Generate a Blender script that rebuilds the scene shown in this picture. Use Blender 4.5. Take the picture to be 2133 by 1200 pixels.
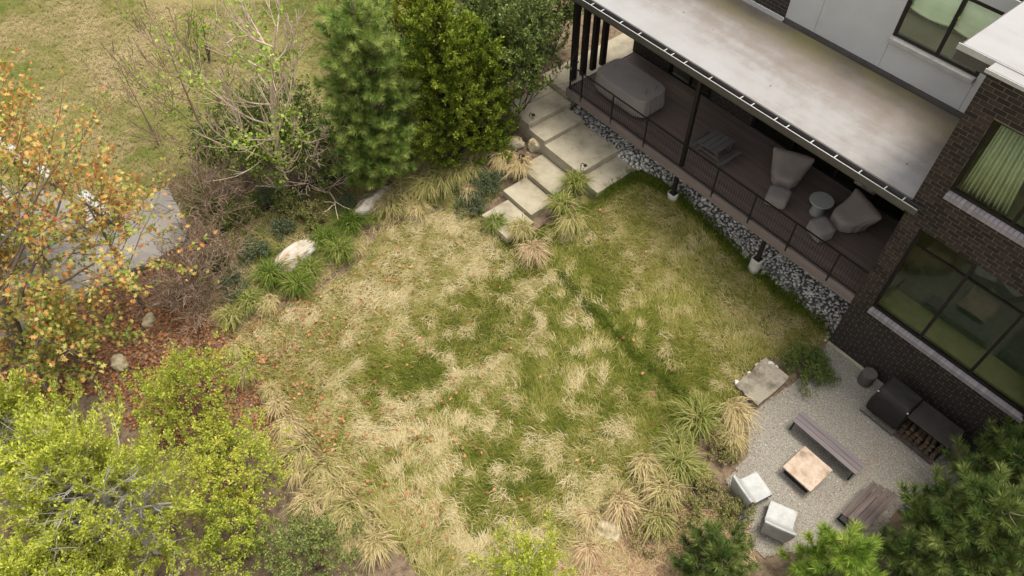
import bpy, bmesh, math, random
import numpy as np
from mathutils import Matrix, Vector

# ------------------------------------------------------------------ camera, sky, sun, exposure
scene = bpy.context.scene
for o in list(bpy.data.objects): bpy.data.objects.remove(o)
COL = scene.collection
CAMZ = 17.0
_c = np.array([1066.5, 600.0]); _f = 1544.0
def _ray(px, py): return np.array([px-_c[0], py-_c[1], _f], float)
_dn = _ray(1080, 1795); _f = math.sqrt(-float((np.array([-967, -1370.])-_c) @ (np.array([1080, 1795.])-_c)))
_dn = _ray(1080, 1795); _dn /= np.linalg.norm(_dn)
_X = -_ray(-967, -1370); _X /= np.linalg.norm(_X)
_Z = -_dn; _Y = np.cross(_Z, _X)
ROT = np.array([_X, _Y, _Z])            # camera axes (right, down, forward) to world
cam_data = bpy.data.cameras.new('camera'); cam = bpy.data.objects.new('camera', cam_data)
COL.objects.link(cam)
r_, u_, b_ = ROT @ [1, 0, 0], ROT @ [0, -1, 0], ROT @ [0, 0, -1]
cam.matrix_world = Matrix(((r_[0], u_[0], b_[0], 0), (r_[1], u_[1], b_[1], 0), (r_[2], u_[2], b_[2], CAMZ), (0, 0, 0, 1)))
cam_data.sensor_width = 36; cam_data.lens = _f/2133*36
cam_data.clip_start = 0.1; cam_data.clip_end = 500
scene.camera = cam

SUN_EL, SUN_AZ = math.radians(75), math.radians(20)
w = bpy.data.worlds.new('World'); scene.world = w; w.use_nodes = True
nt = w.node_tree; nt.nodes.clear()
sky = nt.nodes.new('ShaderNodeTexSky'); sky.sky_type = 'NISHITA'; sky.sun_disc = False
sky.sun_elevation = SUN_EL; sky.sun_rotation = SUN_AZ; sky.air_density = 1.0; sky.dust_density = 3.0
hs = nt.nodes.new('ShaderNodeHueSaturation'); hs.inputs['Saturation'].default_value = 0.06
bg = nt.nodes.new('ShaderNodeBackground'); bg.inputs['Strength'].default_value = 0.12
wo = nt.nodes.new('ShaderNodeOutputWorld')
nt.links.new(sky.outputs[0], hs.inputs['Color']); nt.links.new(hs.outputs[0], bg.inputs[0]); nt.links.new(bg.outputs[0], wo.inputs[0])
sl = bpy.data.lights.new('sun', 'SUN'); sl.energy = 1.5; sl.angle = math.radians(20); sl.color = (1.0, 0.92, 0.78)
so = bpy.data.objects.new('sun', sl); COL.objects.link(so)
sd = Vector((math.sin(SUN_AZ)*math.cos(SUN_EL), math.cos(SUN_AZ)*math.cos(SUN_EL), math.sin(SUN_EL)))
so.rotation_euler = sd.to_track_quat('Z', 'Y').to_euler()
scene.view_settings.view_transform = 'Standard'; scene.view_settings.look = 'None'
scene.view_settings.exposure = 1.28; scene.view_settings.gamma = 1.0; scene.view_settings.use_curve_mapping = False

# ------------------------------------------------------------------ helpers
rng = np.random.default_rng(7)
random.seed(7)
def sm(t): t = np.clip(t, 0, 1); return t*t*(3-2*t)
def g(x, y):                            # height of the ground
    x = np.asarray(x, float); y = np.asarray(y, float)
    sx = np.clip((-3.6-x)/7.2, 0, 1); ext = np.clip(-13.4-x, 0, 3)*.2
    return (.9*sx+ext)*sm((y-7.5)/6.0)
def at(px, py, z=0.0):                  # site survey: where the sight line through a photo pixel reaches height z
    d = ROT @ _ray(px, py); t = (z-CAMZ)/d[2]
    return np.array([d[0]*t, d[1]*t, z])
def atg(px, py, dz=0.0):                # ... and where it meets the ground
    z = 0.0
    for _ in range(8):
        p = at(px, py, z+dz); z = float(g(p[0], p[1]))
    return np.array([p[0], p[1], z])
def mpp(p): return float(np.linalg.norm(np.asarray(p)-[0, 0, CAMZ]))/_f   # metres per photo pixel at p
def _h(ix, iy, s):
    n = (ix.astype(np.int64)*374761393+iy.astype(np.int64)*668265263+s*1442695041) & 0xffffffff
    n = ((n ^ (n >> 13))*1274126177) & 0xffffffff
    return ((n ^ (n >> 16)) & 0xffff)/65535.0
def vn(x, y, scale=1.0, seed=0):        # smooth value noise 0..1
    x = np.asarray(x, float)*scale; y = np.asarray(y, float)*scale
    ix = np.floor(x); iy = np.floor(y); fx = sm(x-ix); fy = sm(y-iy)
    a = _h(ix, iy, seed); b = _h(ix+1, iy, seed); c = _h(ix, iy+1, seed); d = _h(ix+1, iy+1, seed)
    return (a*(1-fx)+b*fx)*(1-fy)+(c*(1-fx)+d*fx)*fy
def fbm(x, y, scale=1.0, seed=0): return .55*vn(x, y, scale, seed)+.3*vn(x, y, scale*2.1, seed+5)+.15*vn(x, y, scale*4.3, seed+9)

def mesh_np(name, V, F, k, mat, attr=None, smooth=False):
    """mesh from arrays: V (n,3), F (m,k) with k corners for every face; attr one float per vertex"""
    me = bpy.data.meshes.new(name)
    V = np.ascontiguousarray(V, np.float32); F = np.ascontiguousarray(F, np.int32)
    me.vertices.add(len(V)); me.vertices.foreach_set('co', V.ravel())
    me.loops.add(F.size); me.loops.foreach_set('vertex_index', F.ravel())
    me.polygons.add(len(F)); me.polygons.foreach_set('loop_start', np.arange(0, F.size, k, dtype=np.int32))
    me.update(calc_edges=True); me.validate()
    if attr is not None:
        a = me.attributes.new('c', 'FLOAT', 'POINT'); a.data.foreach_set('value', np.ascontiguousarray(attr, np.float32))
    if smooth: me.polygons.foreach_set('use_smooth', np.ones(len(F), bool))
    me.materials.append(mat)
    return me
def link(name, me, parent=None):
    o = bpy.data.objects.new(name, me); COL.objects.link(o)
    if parent: o.parent = parent
    return o
def tag(o, label=None, cat=None, group=None, kind=None):
    for k_, v_ in (('label', label), ('category', cat), ('group', group), ('kind', kind)):
        if v_: o[k_] = v_
    return o
def empty(name, loc, label=None, cat=None, group=None, rz=0):
    o = bpy.data.objects.new(name, None); COL.objects.link(o)
    o.location = tuple(float(v) for v in loc); o.rotation_euler = (0, 0, rz); o.empty_display_size = .2
    return tag(o, label, cat, group)

class MB:
    def __init__(s): s.v = []; s.f = []
    def add(s, v, f):
        n = len(s.v); s.v += [tuple(map(float, p)) for p in v]; s.f += [tuple(i+n for i in q) for q in f]; return s
    def hexa(s, p): return s.add(p, [(0, 3, 2, 1), (4, 5, 6, 7), (0, 1, 5, 4), (1, 2, 6, 5), (2, 3, 7, 6), (3, 0, 4, 7)])
    def box(s, x0, x1, y0, y1, z0, z1):
        return s.hexa([(x0, y0, z0), (x1, y0, z0), (x1, y1, z0), (x0, y1, z0), (x0, y0, z1), (x1, y0, z1), (x1, y1, z1), (x0, y1, z1)])
    def beam(s, a, b, w_, h_):
        a = Vector(a); b = Vector(b); d = (b-a).normalized()
        up = Vector((0, 0, 1)) if abs(d.z) < .95 else Vector((0, 1, 0))
        r = d.cross(up).normalized()*w_/2; u = r.cross(d).normalized()*h_/2
        return s.hexa([a-r-u, a+r-u, b+r-u, b-r-u, a-r+u, a+r+u, b+r+u, b-r+u])
    def tube(s, pts, rad, n=8, cap=True):
        pts = [Vector(p) for p in pts]; base = len(s.v); m = len(pts)
        if not hasattr(rad, '__len__'): rad = [rad]*m
        for i, p in enumerate(pts):
            d = (pts[min(i+1, m-1)]-pts[max(i-1, 0)]).normalized()
            a = Vector((0, 0, 1)) if abs(d.z) < .9 else Vector((1, 0, 0))
            r = d.cross(a).normalized(); u = r.cross(d)
            for j in range(n):
                t = 2*math.pi*j/n; q = p+(r*math.cos(t)+u*math.sin(t))*rad[i]; s.v.append(tuple(q))
        for i in range(m-1):
            for j in range(n): s.f.append((base+i*n+j, base+i*n+(j+1) % n, base+(i+1)*n+(j+1) % n, base+(i+1)*n+j))
        if cap: s.f.append(tuple(base+j for j in range(n))[::-1]); s.f.append(tuple(base+(m-1)*n+j for j in range(n)))
        return s
    def loft(s, rings, cap=True):
        base = len(s.v); n = len(rings[0])
        for r in rings: s.v += [tuple(map(float, p)) for p in r]
        for i in range(len(rings)-1):
            for j in range(n): s.f.append((base+i*n+j, base+i*n+(j+1) % n, base+(i+1)*n+(j+1) % n, base+(i+1)*n+j))
        if cap: s.f.append(tuple(base+j for j in range(n))[::-1]); s.f.append(tuple(base+(len(rings)-1)*n+j for j in range(n)))
        return s
    def mesh(s, name, mat, smooth=False):
        me = bpy.data.meshes.new(name); me.from_pydata(s.v, [], s.f); me.update(); me.materials.append(mat)
        if smooth: me.polygons.foreach_set('use_smooth', np.ones(len(s.f), bool))
        return me
    def build(s, name, mat, parent=None, bevel=0, smooth=False, loc=None):
        o = link(name, s.mesh(name, mat, smooth), parent)
        if loc is not None: o.location = loc
        if bevel:
            m = o.modifiers.new('bevel', 'BEVEL'); m.width = bevel; m.segments = 2; m.limit_method = 'ANGLE'
        return o
def box(name, x0, x1, y0, y1, z0, z1, mat, parent=None, bevel=0): return MB().box(x0, x1, y0, y1, z0, z1).build(name, mat, parent, bevel)

# ------------------------------------------------------------------ materials
def new_mat(name):
    m = bpy.data.materials.new(name); m.use_nodes = True; t = m.node_tree
    return m, t, t.nodes['Principled BSDF'], t.nodes['Material Output']
def ramp(t, cols, pos=None):
    r = t.nodes.new('ShaderNodeValToRGB'); e = r.color_ramp.elements
    pos = pos or [i/(len(cols)-1) for i in range(len(cols))]
    while len(e) < len(cols): e.new(.5)
    for i, (c, p) in enumerate(zip(cols, pos)): e[i].position = p; e[i].color = (*c, 1)
    return r
SC = dict(brick=.8, brick_run=.8, mortar=.8, sill_brick=1.1, stucco=1.02, stucco_sill=1.05, deck_board=1.15, fascia=.95, cover=1.0, cover_brown=1.0, plank=.85, plank_grey=.8, gravel=.88, white_plastic=.7, round_white=.75, concrete=1.1, gutter_metal=.7, galv=.8, drum=.85, slabrock=.85, stone=1.65, stone_mass=1.65, soil=.9, room_floor=.55, room_seat=.6, room_table=.62, room_dark=.5, firewood=.7, carpet=.5, curtain=.85)
def surf(name, cols, scale=3, rough=.8, bump=.2, bscale=None, stretch=(1, 1, 1), metal=0, objrand=0, detail=8, bdist=.01, pos=None, spec=.3, world=False):
    cols = [tuple(v*SC.get(name, 1) for v in c) for c in cols]
    m, t, p, o = new_mat(name); L = t.links.new
    tc = t.nodes.new('ShaderNodeTexCoord'); mp = t.nodes.new('ShaderNodeMapping'); mp.inputs['Scale'].default_value = stretch
    if world:
        ge = t.nodes.new('ShaderNodeNewGeometry'); L(ge.outputs['Position'], mp.inputs['Vector'])
    else: L(tc.outputs['Object'], mp.inputs['Vector'])
    n = t.nodes.new('ShaderNodeTexNoise'); n.inputs['Scale'].default_value = scale; n.inputs['Detail'].default_value = detail; n.inputs['Roughness'].default_value = .65
    L(mp.outputs[0], n.inputs['Vector'])
    r = ramp(t, cols, pos or [.3+.4*i/(len(cols)-1) for i in range(len(cols))]); L(n.outputs['Fac'], r.inputs[0])
    out = r.outputs[0]
    if objrand:
        oi = t.nodes.new('ShaderNodeObjectInfo'); mr = t.nodes.new('ShaderNodeMapRange')
        mr.inputs['To Min'].default_value = 1-objrand; mr.inputs['To Max'].default_value = 1+objrand
        L(oi.outputs['Random'], mr.inputs[0]); h = t.nodes.new('ShaderNodeHueSaturation'); L(mr.outputs[0], h.inputs['Value']); L(out, h.inputs['Color']); out = h.outputs[0]
    L(out, p.inputs['Base Color']); p.inputs['Roughness'].default_value = rough; p.inputs['Metallic'].default_value = metal
    p.inputs['Specular IOR Level'].default_value = spec
    if bump:
        n2 = t.nodes.new('ShaderNodeTexNoise'); n2.inputs['Scale'].default_value = bscale or scale*6; n2.inputs['Detail'].default_value = 6
        L(mp.outputs[0], n2.inputs['Vector']); b = t.nodes.new('ShaderNodeBump'); b.inputs['Strength'].default_value = bump; b.inputs['Distance'].default_value = bdist
        L(n2.outputs['Fac'], b.inputs['Height']); L(b.outputs[0], p.inputs['Normal'])
    return m
def leafmat(name, cols, pos=None, rough=.6, trans=.25, spec=.25):
    """colour by the per-leaf attribute 'c'"""
    m, t, p, o = new_mat(name); L = t.links.new
    a = t.nodes.new('ShaderNodeAttribute'); a.attribute_name = 'c'
    r = ramp(t, cols, pos); L(a.outputs['Fac'], r.inputs[0]); L(r.outputs[0], p.inputs['Base Color'])
    p.inputs['Roughness'].default_value = rough; p.inputs['Specular IOR Level'].default_value = spec
    if trans:
        tr = t.nodes.new('ShaderNodeBsdfTranslucent'); L(r.outputs[0], tr.inputs[0]); mx = t.nodes.new('ShaderNodeMixShader'); mx.inputs[0].default_value = trans
        L(p.outputs[0], mx.inputs[1]); L(tr.outputs[0], mx.inputs[2]); L(mx.outputs[0], o.inputs[0])
    return m
def glassmat(name, tint, refl=1.0, rough=.02):
    m, t, p, o = new_mat(name); L = t.links.new; t.nodes.remove(p)
    tr = t.nodes.new('ShaderNodeBsdfTransparent'); tr.inputs[0].default_value = (*tint, 1)
    gl = t.nodes.new('ShaderNodeBsdfGlossy'); gl.inputs['Roughness'].default_value = rough; gl.inputs[0].default_value = (.84, .90, .78, 1)
    fr = t.nodes.new('ShaderNodeFresnel'); fr.inputs[0].default_value = 1.5
    mu = t.nodes.new('ShaderNodeMath'); mu.operation = 'MULTIPLY'; mu.inputs[1].default_value = refl
    ge = t.nodes.new('ShaderNodeNewGeometry'); fb = t.nodes.new('ShaderNodeMath'); fb.operation = 'SUBTRACT'; fb.inputs[0].default_value = 1; L(ge.outputs['Backfacing'], fb.inputs[1])
    ff = t.nodes.new('ShaderNodeMath'); ff.operation = 'MULTIPLY'; L(fr.outputs[0], ff.inputs[0]); L(fb.outputs[0], ff.inputs[1]); L(ff.outputs[0], mu.inputs[0])
    mx = t.nodes.new('ShaderNodeMixShader'); L(mu.outputs[0], mx.inputs[0]); L(tr.outputs[0], mx.inputs[1]); L(gl.outputs[0], mx.inputs[2]); L(mx.outputs[0], o.inputs[0])
    return m

M = {}
M['far_grass'] = surf('far_grass', [(.12, .125, .035), (.22, .18, .08), (.17, .165, .05), (.28, .22, .12)], .35, .95, .5, 30, bdist=.04, detail=12, spec=.1, world=True)
M['mulch'] = surf('mulch', [(.06, .045, .031), (.13, .092, .06), (.205, .15, .10), (.115, .095, .06)], 5, .95, .8, 40, bdist=.03, detail=12, spec=.1, world=True)
M['thatch'] = surf('thatch', [(.05, .06, .015), (.12, .105, .035), (.075, .085, .02), (.2, .155, .075)], 1.6, .95, .6, 40, bdist=.03, detail=12, spec=.1, world=True)
M['gravel'] = surf('gravel', [(.09, .078, .062), (.24, .215, .18), (.32, .295, .25), (.46, .43, .385)], 30, .9, .9, 70, bdist=.02, detail=4, spec=.2, world=True, pos=[.3, .45, .58, .72])
M['pebble'] = leafmat('pebble', [(.11, .095, .08), (.27, .245, .21), (.36, .33, .28), (.62, .6, .56)], [0, .4, .85, 1], .85, 0)
M['soil'] = surf('soil', [(.12, .11, .095), (.26, .245, .22)], 6, .95, .5, world=True)
M['stone'] = surf('stone', [(.20, .185, .165), (.37, .35, .315), (.5, .48, .44)], 7, .85, .5, 20, objrand=.28, bdist=.01)
M['boulder'] = surf('boulder', [(.15, .075, .04), (.36, .26, .17), (.42, .375, .31), (.475, .44, .395)], 2.2, .9, .8, 9, bdist=.05, detail=12, pos=[.34, .41, .48, .60])
M['rock_yellow'] = surf('rock_yellow', [(.13, .10, .05), (.33, .265, .15), (.48, .41, .28), (.26, .23, .12)], 3, .9, .8, 12, bdist=.04, detail=12)
M['slabrock'] = surf('slabrock', [(.06, .055, .045), (.20, .17, .13), (.33, .29, .225), (.24, .21, .16)], 2.4, .9, .5, 14, bdist=.02, detail=12)
M['concrete'] = surf('concrete', [(.17, .145, .098), (.285, .25, .18), (.35, .315, .24)], 1.5, .85, .25, 30, bdist=.006, detail=12, world=True)
M['concrete_pale'] = surf('concrete_pale', [(.165, .15, .135), (.26, .24, .218)], 1.2, .85, .25, 30, bdist=.006, detail=12, world=True)
M['pier'] = surf('pier', [(.38, .36, .31), (.56, .54, .49)], 4, .85, .3)
M['brick'] = surf('brick', [(.026, .018, .015), (.046, .032, .026)], 9, .75, .4, 40, objrand=.42, bdist=.004)
M['mortar'] = surf('mortar', [(.155, .13, .095), (.235, .20, .15)], 6, .95, .4, 50, bdist=.003)
M['sill_brick'] = surf('sill_brick', [(.17, .15, .155), (.25, .225, .235)], 8, .8, .3, 40, objrand=.14, bdist=.004)
M['stucco'] = surf('stucco', [(.36, .36, .355), (.44, .44, .435)], .9, .9, .15, 60, bdist=.003, detail=10)
M['stucco_sill'] = surf('stucco_sill', [(.28, .265, .255), (.37, .35, .335)], 4, .9, .2)
M['bronze'] = surf('bronze', [(.014, .011, .010), (.022, .018, .016)], 5, .45, .05, metal=.3)
M['black_metal'] = surf('black_metal', [(.012, .010, .009), (.022, .018, .016)], 8, .5, .05)
M['rail_metal'] = surf('rail_metal', [(.008, .007, .007), (.014, .012, .012)], 8, .5, .05)
M['gutter_metal'] = surf('gutter_metal', [(.11, .10, .095), (.15, .138, .13)], 3, .5, .05, metal=.3)
M['galv'] = surf('galv', [(.5, .49, .48), (.62, .61, .6)], 5, .45, .05, metal=.2)
M['deck_board'] = surf('deck_board', [(.10, .072, .062), (.145, .108, .095)], 2.5, .75, .25, 18, stretch=(.25, 4, 4), objrand=.12, bdist=.004)
M['fascia'] = surf('fascia', [(.15, .118, .108), (.205, .165, .152)], 2.5, .7, .2, 18, stretch=(.3, 3, 3), bdist=.003)
M['cover'] = surf('cover', [(.235, .205, .19), (.26, .228, .212)], 2, .85, .10, 60, bdist=.004)
M['cover_brown'] = surf('cover_brown', [(.215, .178, .158), (.26, .218, .195)], 3, .85, .10, 60, bdist=.004)
M['cover_black'] = surf('cover_black', [(.014, .012, .011), (.024, .020, .018)], 3, .7, .12, 60, bdist=.004)
M['plank'] = surf('plank', [(.14, .115, .12), (.21, .178, .182)], 3, .75, .35, 20, stretch=(.5, 5, 5), objrand=.1, bdist=.004)
M['plank_dark'] = surf('plank_dark', [(.055, .04, .035), (.10, .076, .068), (.14, .11, .10)], 3, .8, .5, 24, stretch=(6, .5, 6), objrand=.16, bdist=.005)
M['plank_grey'] = surf('plank_grey', [(.10, .088, .085), (.16, .142, .138)], 3, .8, .35, 20, stretch=(5, .5, 5), objrand=.12, bdist=.004)
M['rust_steel'] = surf('rust_steel', [(.17, .125, .09), (.36, .26, .185), (.45, .36, .285), (.31, .19, .12)], 2.6, .6, .1, 20, detail=8, bdist=.003)
M['white_plastic'] = surf('white_plastic', [(.42, .42, .405), (.54, .54, .525), (.60, .60, .585)], 5, .55, .15, 12, bdist=.004)
M['round_white'] = surf('round_white', [(.34, .34, .31), (.42, .42, .385)], 4, .6, .05)
M['drum'] = surf('drum', [(.085, .072, .066), (.125, .108, .10)], 6, .7, .1)
M['steel_top'] = surf('steel_top', [(.022, .018, .016), (.038, .031, .028)], 4, .5, .1)
M['firewood'] = surf('firewood', [(.06, .036, .022), (.15, .10, .065), (.24, .18, .12)], 6, .9, .6, 24, objrand=.3, bdist=.01)
M['curtain'] = surf('curtain', [(.46, .50, .39), (.56, .60, .50)], 4, .9, .1, stretch=(4, 4, .3))
M['shade'] = surf('shade', [(.66, .72, .69), (.76, .80, .78)], 3, .9, .1)
M['carpet'] = surf('carpet', [(.30, .36, .27), (.40, .46, .36)], 14, .95, .2)
M['room_dark'] = surf('room_dark', [(.05, .05, .033), (.08, .076, .052)], 2, .9, 0)
M['room_floor'] = surf('room_floor', [(.165, .20, .145), (.225, .26, .20)], 8, .8, .1)
M['room_seat'] = surf('room_seat', [(.25, .245, .10), (.33, .32, .15)], 3, .8, .1)
M['room_table'] = surf('room_table', [(.19, .185, .13), (.23, .22, .16)], 4, .7, .1)
M['glass'] = glassmat('glass', (.92, .955, .87), 1.0)
M['glass_dark'] = glassmat('glass_dark', (.80, .80, .72), .8)
M['bark'] = surf('bark', [(.10, .075, .055), (.20, .155, .115)], 6, .95, .6, 24, stretch=(1, 1, .3), bdist=.02)
M['bark_tan'] = surf('bark_tan', [(.46, .35, .26), (.64, .51, .40)], 5, .9, .4, 24, bdist=.01)
M['bark_red'] = surf('bark_red', [(.20, .135, .095), (.33, .235, .17)], 5, .9, .4, 24, bdist=.01)
M['bark_silver'] = surf('bark_silver', [(.32, .285, .255), (.55, .52, .48)], 6, .9, .5, 24, stretch=(1, 1, .3), bdist=.01)
M['bark_dark'] = surf('bark_dark', [(.06, .045, .032), (.12, .09, .065)], 6, .95, .5, 24, bdist=.02)
M['edging'] = surf('edging', [(.008, .008, .008), (.018, .017, .016)], 8, .6, .1)
# plants (colour per leaf)
M['lawn_blades'] = leafmat('lawn_blades', [(.042, .072, .007), (.13, .155, .016), (.27, .255, .058), (.43, .365, .155), (.66, .56, .345)], [0, .25, .5, .75, 1], .75, .2, .12)
M['far_blades'] = leafmat('far_blades', [(.10, .175, .02), (.20, .20, .055), (.32, .26, .125), (.42, .33, .19)], None, .8, .2, .1)
M['tuft'] = leafmat('tuft', [(.05, .10, .010), (.135, .18, .024), (.28, .27, .085), (.44, .36, .165), (.56, .44, .26), (.32, .18, .11)], [0, .2, .42, .65, .85, 1], .7, .2, .15)
M['oak_leaf'] = leafmat('oak_leaf', [(.15, .24, .035), (.32, .37, .07), (.52, .43, .13), (.60, .34, .10), (.55, .215, .06), (.42, .13, .045), (.24, .085, .04)], [0, .2, .4, .55, .72, .88, 1], .55, .3)
M['litter'] = leafmat('litter', [(.09, .042, .022), (.24, .105, .05), (.38, .17, .08), (.50, .28, .14)], None, .8, .1, .15)
M['cedar_leaf'] = leafmat('cedar_leaf', [(.13, .155, .015), (.30, .345, .03), (.49, .52, .07), (.68, .67, .16)], None, .7, .3)
M['cedar_green'] = leafmat('cedar_green', [(.04, .082, .010), (.115, .175, .017), (.25, .305, .03), (.43, .45, .075)], None, .7, .3)
M['yaupon_leaf'] = leafmat('yaupon_leaf', [(.14, .185, .024), (.285, .345, .042), (.45, .475, .07), (.62, .56, .09), (.58, .36, .09)], [0, .3, .65, .92, 1], .6, .3)
M['green_leaf'] = leafmat('green_leaf', [(.06, .088, .024), (.145, .18, .05), (.26, .29, .085), (.42, .41, .12)], None, .55, .25)
M['dark_leaf'] = leafmat('dark_leaf', [(.026, .048, .011), (.072, .11, .024), (.155, .20, .042), (.34, .35, .10)], None, .5, .2, .35)
M['grey_leaf'] = leafmat('grey_leaf', [(.06, .085, .038), (.13, .16, .08), (.22, .24, .13)], None, .7, .2)
M['vine_leaf'] = leafmat('vine_leaf', [(.13, .22, .022), (.30, .42, .055), (.52, .60, .14)], None, .5, .35)
M['pine_needle'] = leafmat('pine_needle', [(.036, .078, .016), (.11, .19, .034), (.24, .32, .068), (.42, .47, .14)], None, .6, .25)
M['pine_dark'] = leafmat('pine_dark', [(.022, .046, .010), (.055, .095, .018), (.12, .165, .034), (.24, .26, .08)], None, .6, .25)
M['pine_bright'] = leafmat('pine_bright', [(.05, .10, .012), (.13, .22, .022), (.27, .37, .055), (.42, .48, .11)], None, .6, .3)
M['weed'] = leafmat('weed', [(.06, .095, .02), (.15, .19, .045), (.26, .25, .08), (.33, .235, .13), (.27, .15, .09)], None, .7, .2)

# ------------------------------------------------------------------ ground sheets
def inpoly(x, y, poly):
    r = np.zeros(np.shape(x), bool); n = len(poly)
    for i in range(n):
        (x0, y0), (x1, y1) = poly[i], poly[(i+1) % n]
        c = ((y0 > y) != (y1 > y)); r ^= c & (x < (x1-x0)*(y-y0)/((y1-y0) if y1 != y0 else 1e-9)+x0)
    return r
def segdist(x, y, poly, closed=True):
    d = np.full(np.shape(x), 1e9); n = len(poly)
    for i in range(n if closed else n-1):
        a = np.array(poly[i]); b = np.array(poly[(i+1) % n]); e = b-a
        t = np.clip(((x-a[0])*e[0]+(y-a[1])*e[1])/(e@e+1e-9), 0, 1)
        d = np.minimum(d, np.hypot(x-a[0]-t*e[0], y-a[1]-t*e[1]))
    return d
def wpoly(px): return [tuple(atg(*p)[:2]) for p in px]
def sheet(name, poly, step, dz, mat, bumpy=0, kind='structure', label=None, cat=None):
    P_ = np.array(poly); x0, y0 = P_.min(0); x1, y1 = P_.max(0)
    xs = np.arange(x0-step, x1+2*step, step); ys = np.arange(y0-step, y1+2*step, step)
    X, Y = np.meshgrid(xs, ys, indexing='ij'); nx, ny = X.shape
    cx = X[:-1, :-1]+step/2; cy = Y[:-1, :-1]+step/2
    ok = inpoly(cx, cy, poly)
    Z = g(X, Y)+dz
    if bumpy: Z = Z+bumpy*(fbm(X, Y, 1.3, 3)-.5)
    idx = np.arange(nx*ny).reshape(nx, ny)
    F = np.stack([idx[:-1, :-1], idx[1:, :-1], idx[1:, 1:], idx[:-1, 1:]], -1)[ok]
    used = np.unique(F); mp = np.full(nx*ny, -1); mp[used] = np.arange(len(used))
    V = np.stack([X, Y, Z], -1).reshape(-1, 3)[used]
    o = link(name, mesh_np(name, V, mp[F], 4, mat, smooth=True)); return tag(o, label, cat, kind=kind)

sheet('ground', [(-140, -120), (120, -120), (120, 140), (-140, 140)], 2.5, -.10, M['far_grass'])
LAWN = wpoly([(990, 442), (930, 440), (860, 455), (790, 490), (720, 575), (650, 615), (560, 655), (480, 700), (520, 760), (570, 810), (610, 865), (650, 910), (700, 985), (760, 1055), (840, 1140), (890, 1215), (960, 1260), (1180, 1230), (1260, 1140), (1330, 1040), (1400, 965), (1480, 890), (1545, 850), (1540, 800), (1600, 742), (1650, 745), (1715, 715), (1728, 692), (1662, 634), (1545, 534), (1415, 405), (1326, 362), (1245, 412), (1170, 455), (1110, 490), (1060, 490), (1020, 455)])
BED = wpoly([(430, 340), (385, 520), (240, 600), (-60, 720), (-100, 1300), (900, 1300)])[:-1] + [tuple(at(980, 1300)[:2])] + [LAWN[i] for i in (15, 13, 11, 8, 7, 6, 4, 2, 0)] + wpoly([(1060, 500), (1200, 440)]) + [(-11.6, 12.2), (-13.3, 12.3), (-15.0, 12.3), (-15.6, 13.9), (-15.6, 19), (-20, 20), (-22, 16), (-20.5, 12), (-19.2, 6)]
BED2 = wpoly([(900, 1300), (1180, 1150), (1250, 1120), (1330, 1030), (1490, 870), (1600, 735), (1728, 695)]) + [(-3.3, 13.7), (4.5, 13.7), (6, 9), (3, 4), (0, 2)]
sheet('planting_bed', BED, .15, -.03, M['mulch'], .05)
sheet('planting_bed', BED2, .15, -.03, M['mulch'], .03)
lawn = sheet('lawn', LAWN, .12, -.012, M['thatch'], .05)
PATIO = wpoly([(1728, 706), (2040, 950), (2140, 1030)]) + wpoly([(1960, 1090), (1870, 1060), (1820, 1130), (1700, 1150), (1640, 1150), (1590, 1160), (1545, 1110), (1530, 1060), (1512, 1000), (1560, 945), (1555, 870), (1590, 840), (1650, 800), (1700, 765), (1722, 715)])
PATIO = [(x, min(y, 13.74)) for x, y in PATIO]
sheet('gravel_patio', PATIO, .05, -.004, M['gravel'])
ROCKBED = [(-3.3, 13.42), (-4.6, 13.62), (-6.7, 13.85-.15), (-9.4, 13.95), (-10.9, 13.72), (-13.3, 13.72), (-14.2, 13.9), (-14.2, 16.8), (-3.42, 16.8)]
ROCKBED = wpoly([(1728, 690), (1660, 630), (1545, 530), (1480, 470), (1415, 402), (1370, 370), (1327, 352)]) + [(-11.0, 13.66), (-14.2, 13.72), (-14.2, 16.8), (-3.42, 16.8), (-3.42, 13.6)]
rock_bed = sheet('rock_bed', ROCKBED, .1, -.008, M['soil'])

# ------------------------------------------------------------------ concrete landing, steps and stepping slabs
def slab(name, x0, x1, y0, y1, zt, zb, label):
    n = 10; rgs = random.Random(hash((x0, y0)) & 0xffff)
    o = box(name, x0, x1, y0, y1, zb, zt, M['concrete'], None, .014); return tag(o, label, 'step')
slab('concrete_landing', -15.62, -14.34, 13.86, 19.5, 1.74, .9, 'pale concrete landing beside the dark porch columns')
slab('concrete_step', -15.42, -14.13, 12.04, 13.84, 1.52, .7, 'highest wide concrete step, just below the landing')
slab('concrete_step', -14.127, -13.37, 12.04, 13.70, 1.35, .6, 'narrow concrete step between two wider steps beside the path light')
slab('concrete_step', -13.367, -11.70, 12.04, 13.70, 1.19, .4, 'largest concrete step in the middle of the flight')
slab('concrete_step', -11.697, -10.88, 12.04, 13.66, .98, .2, 'lowest concrete step at the edge of the lawn near the rocks')
slab('stepping_slab', -13.42, -11.80, 11.08, 12.02, .80, .3, 'greyish stepping slab next to the flight of steps')
slab('stepping_slab', -13.08, -11.72, 10.12, 11.06, .62, .1, 'middle tan stepping slab below the greyish one')
slab('stepping_slab', -12.80, -11.55, 9.05, 10.10, .46, 0, 'lowest stepping slab half covered by grass at the lawn')

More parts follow.
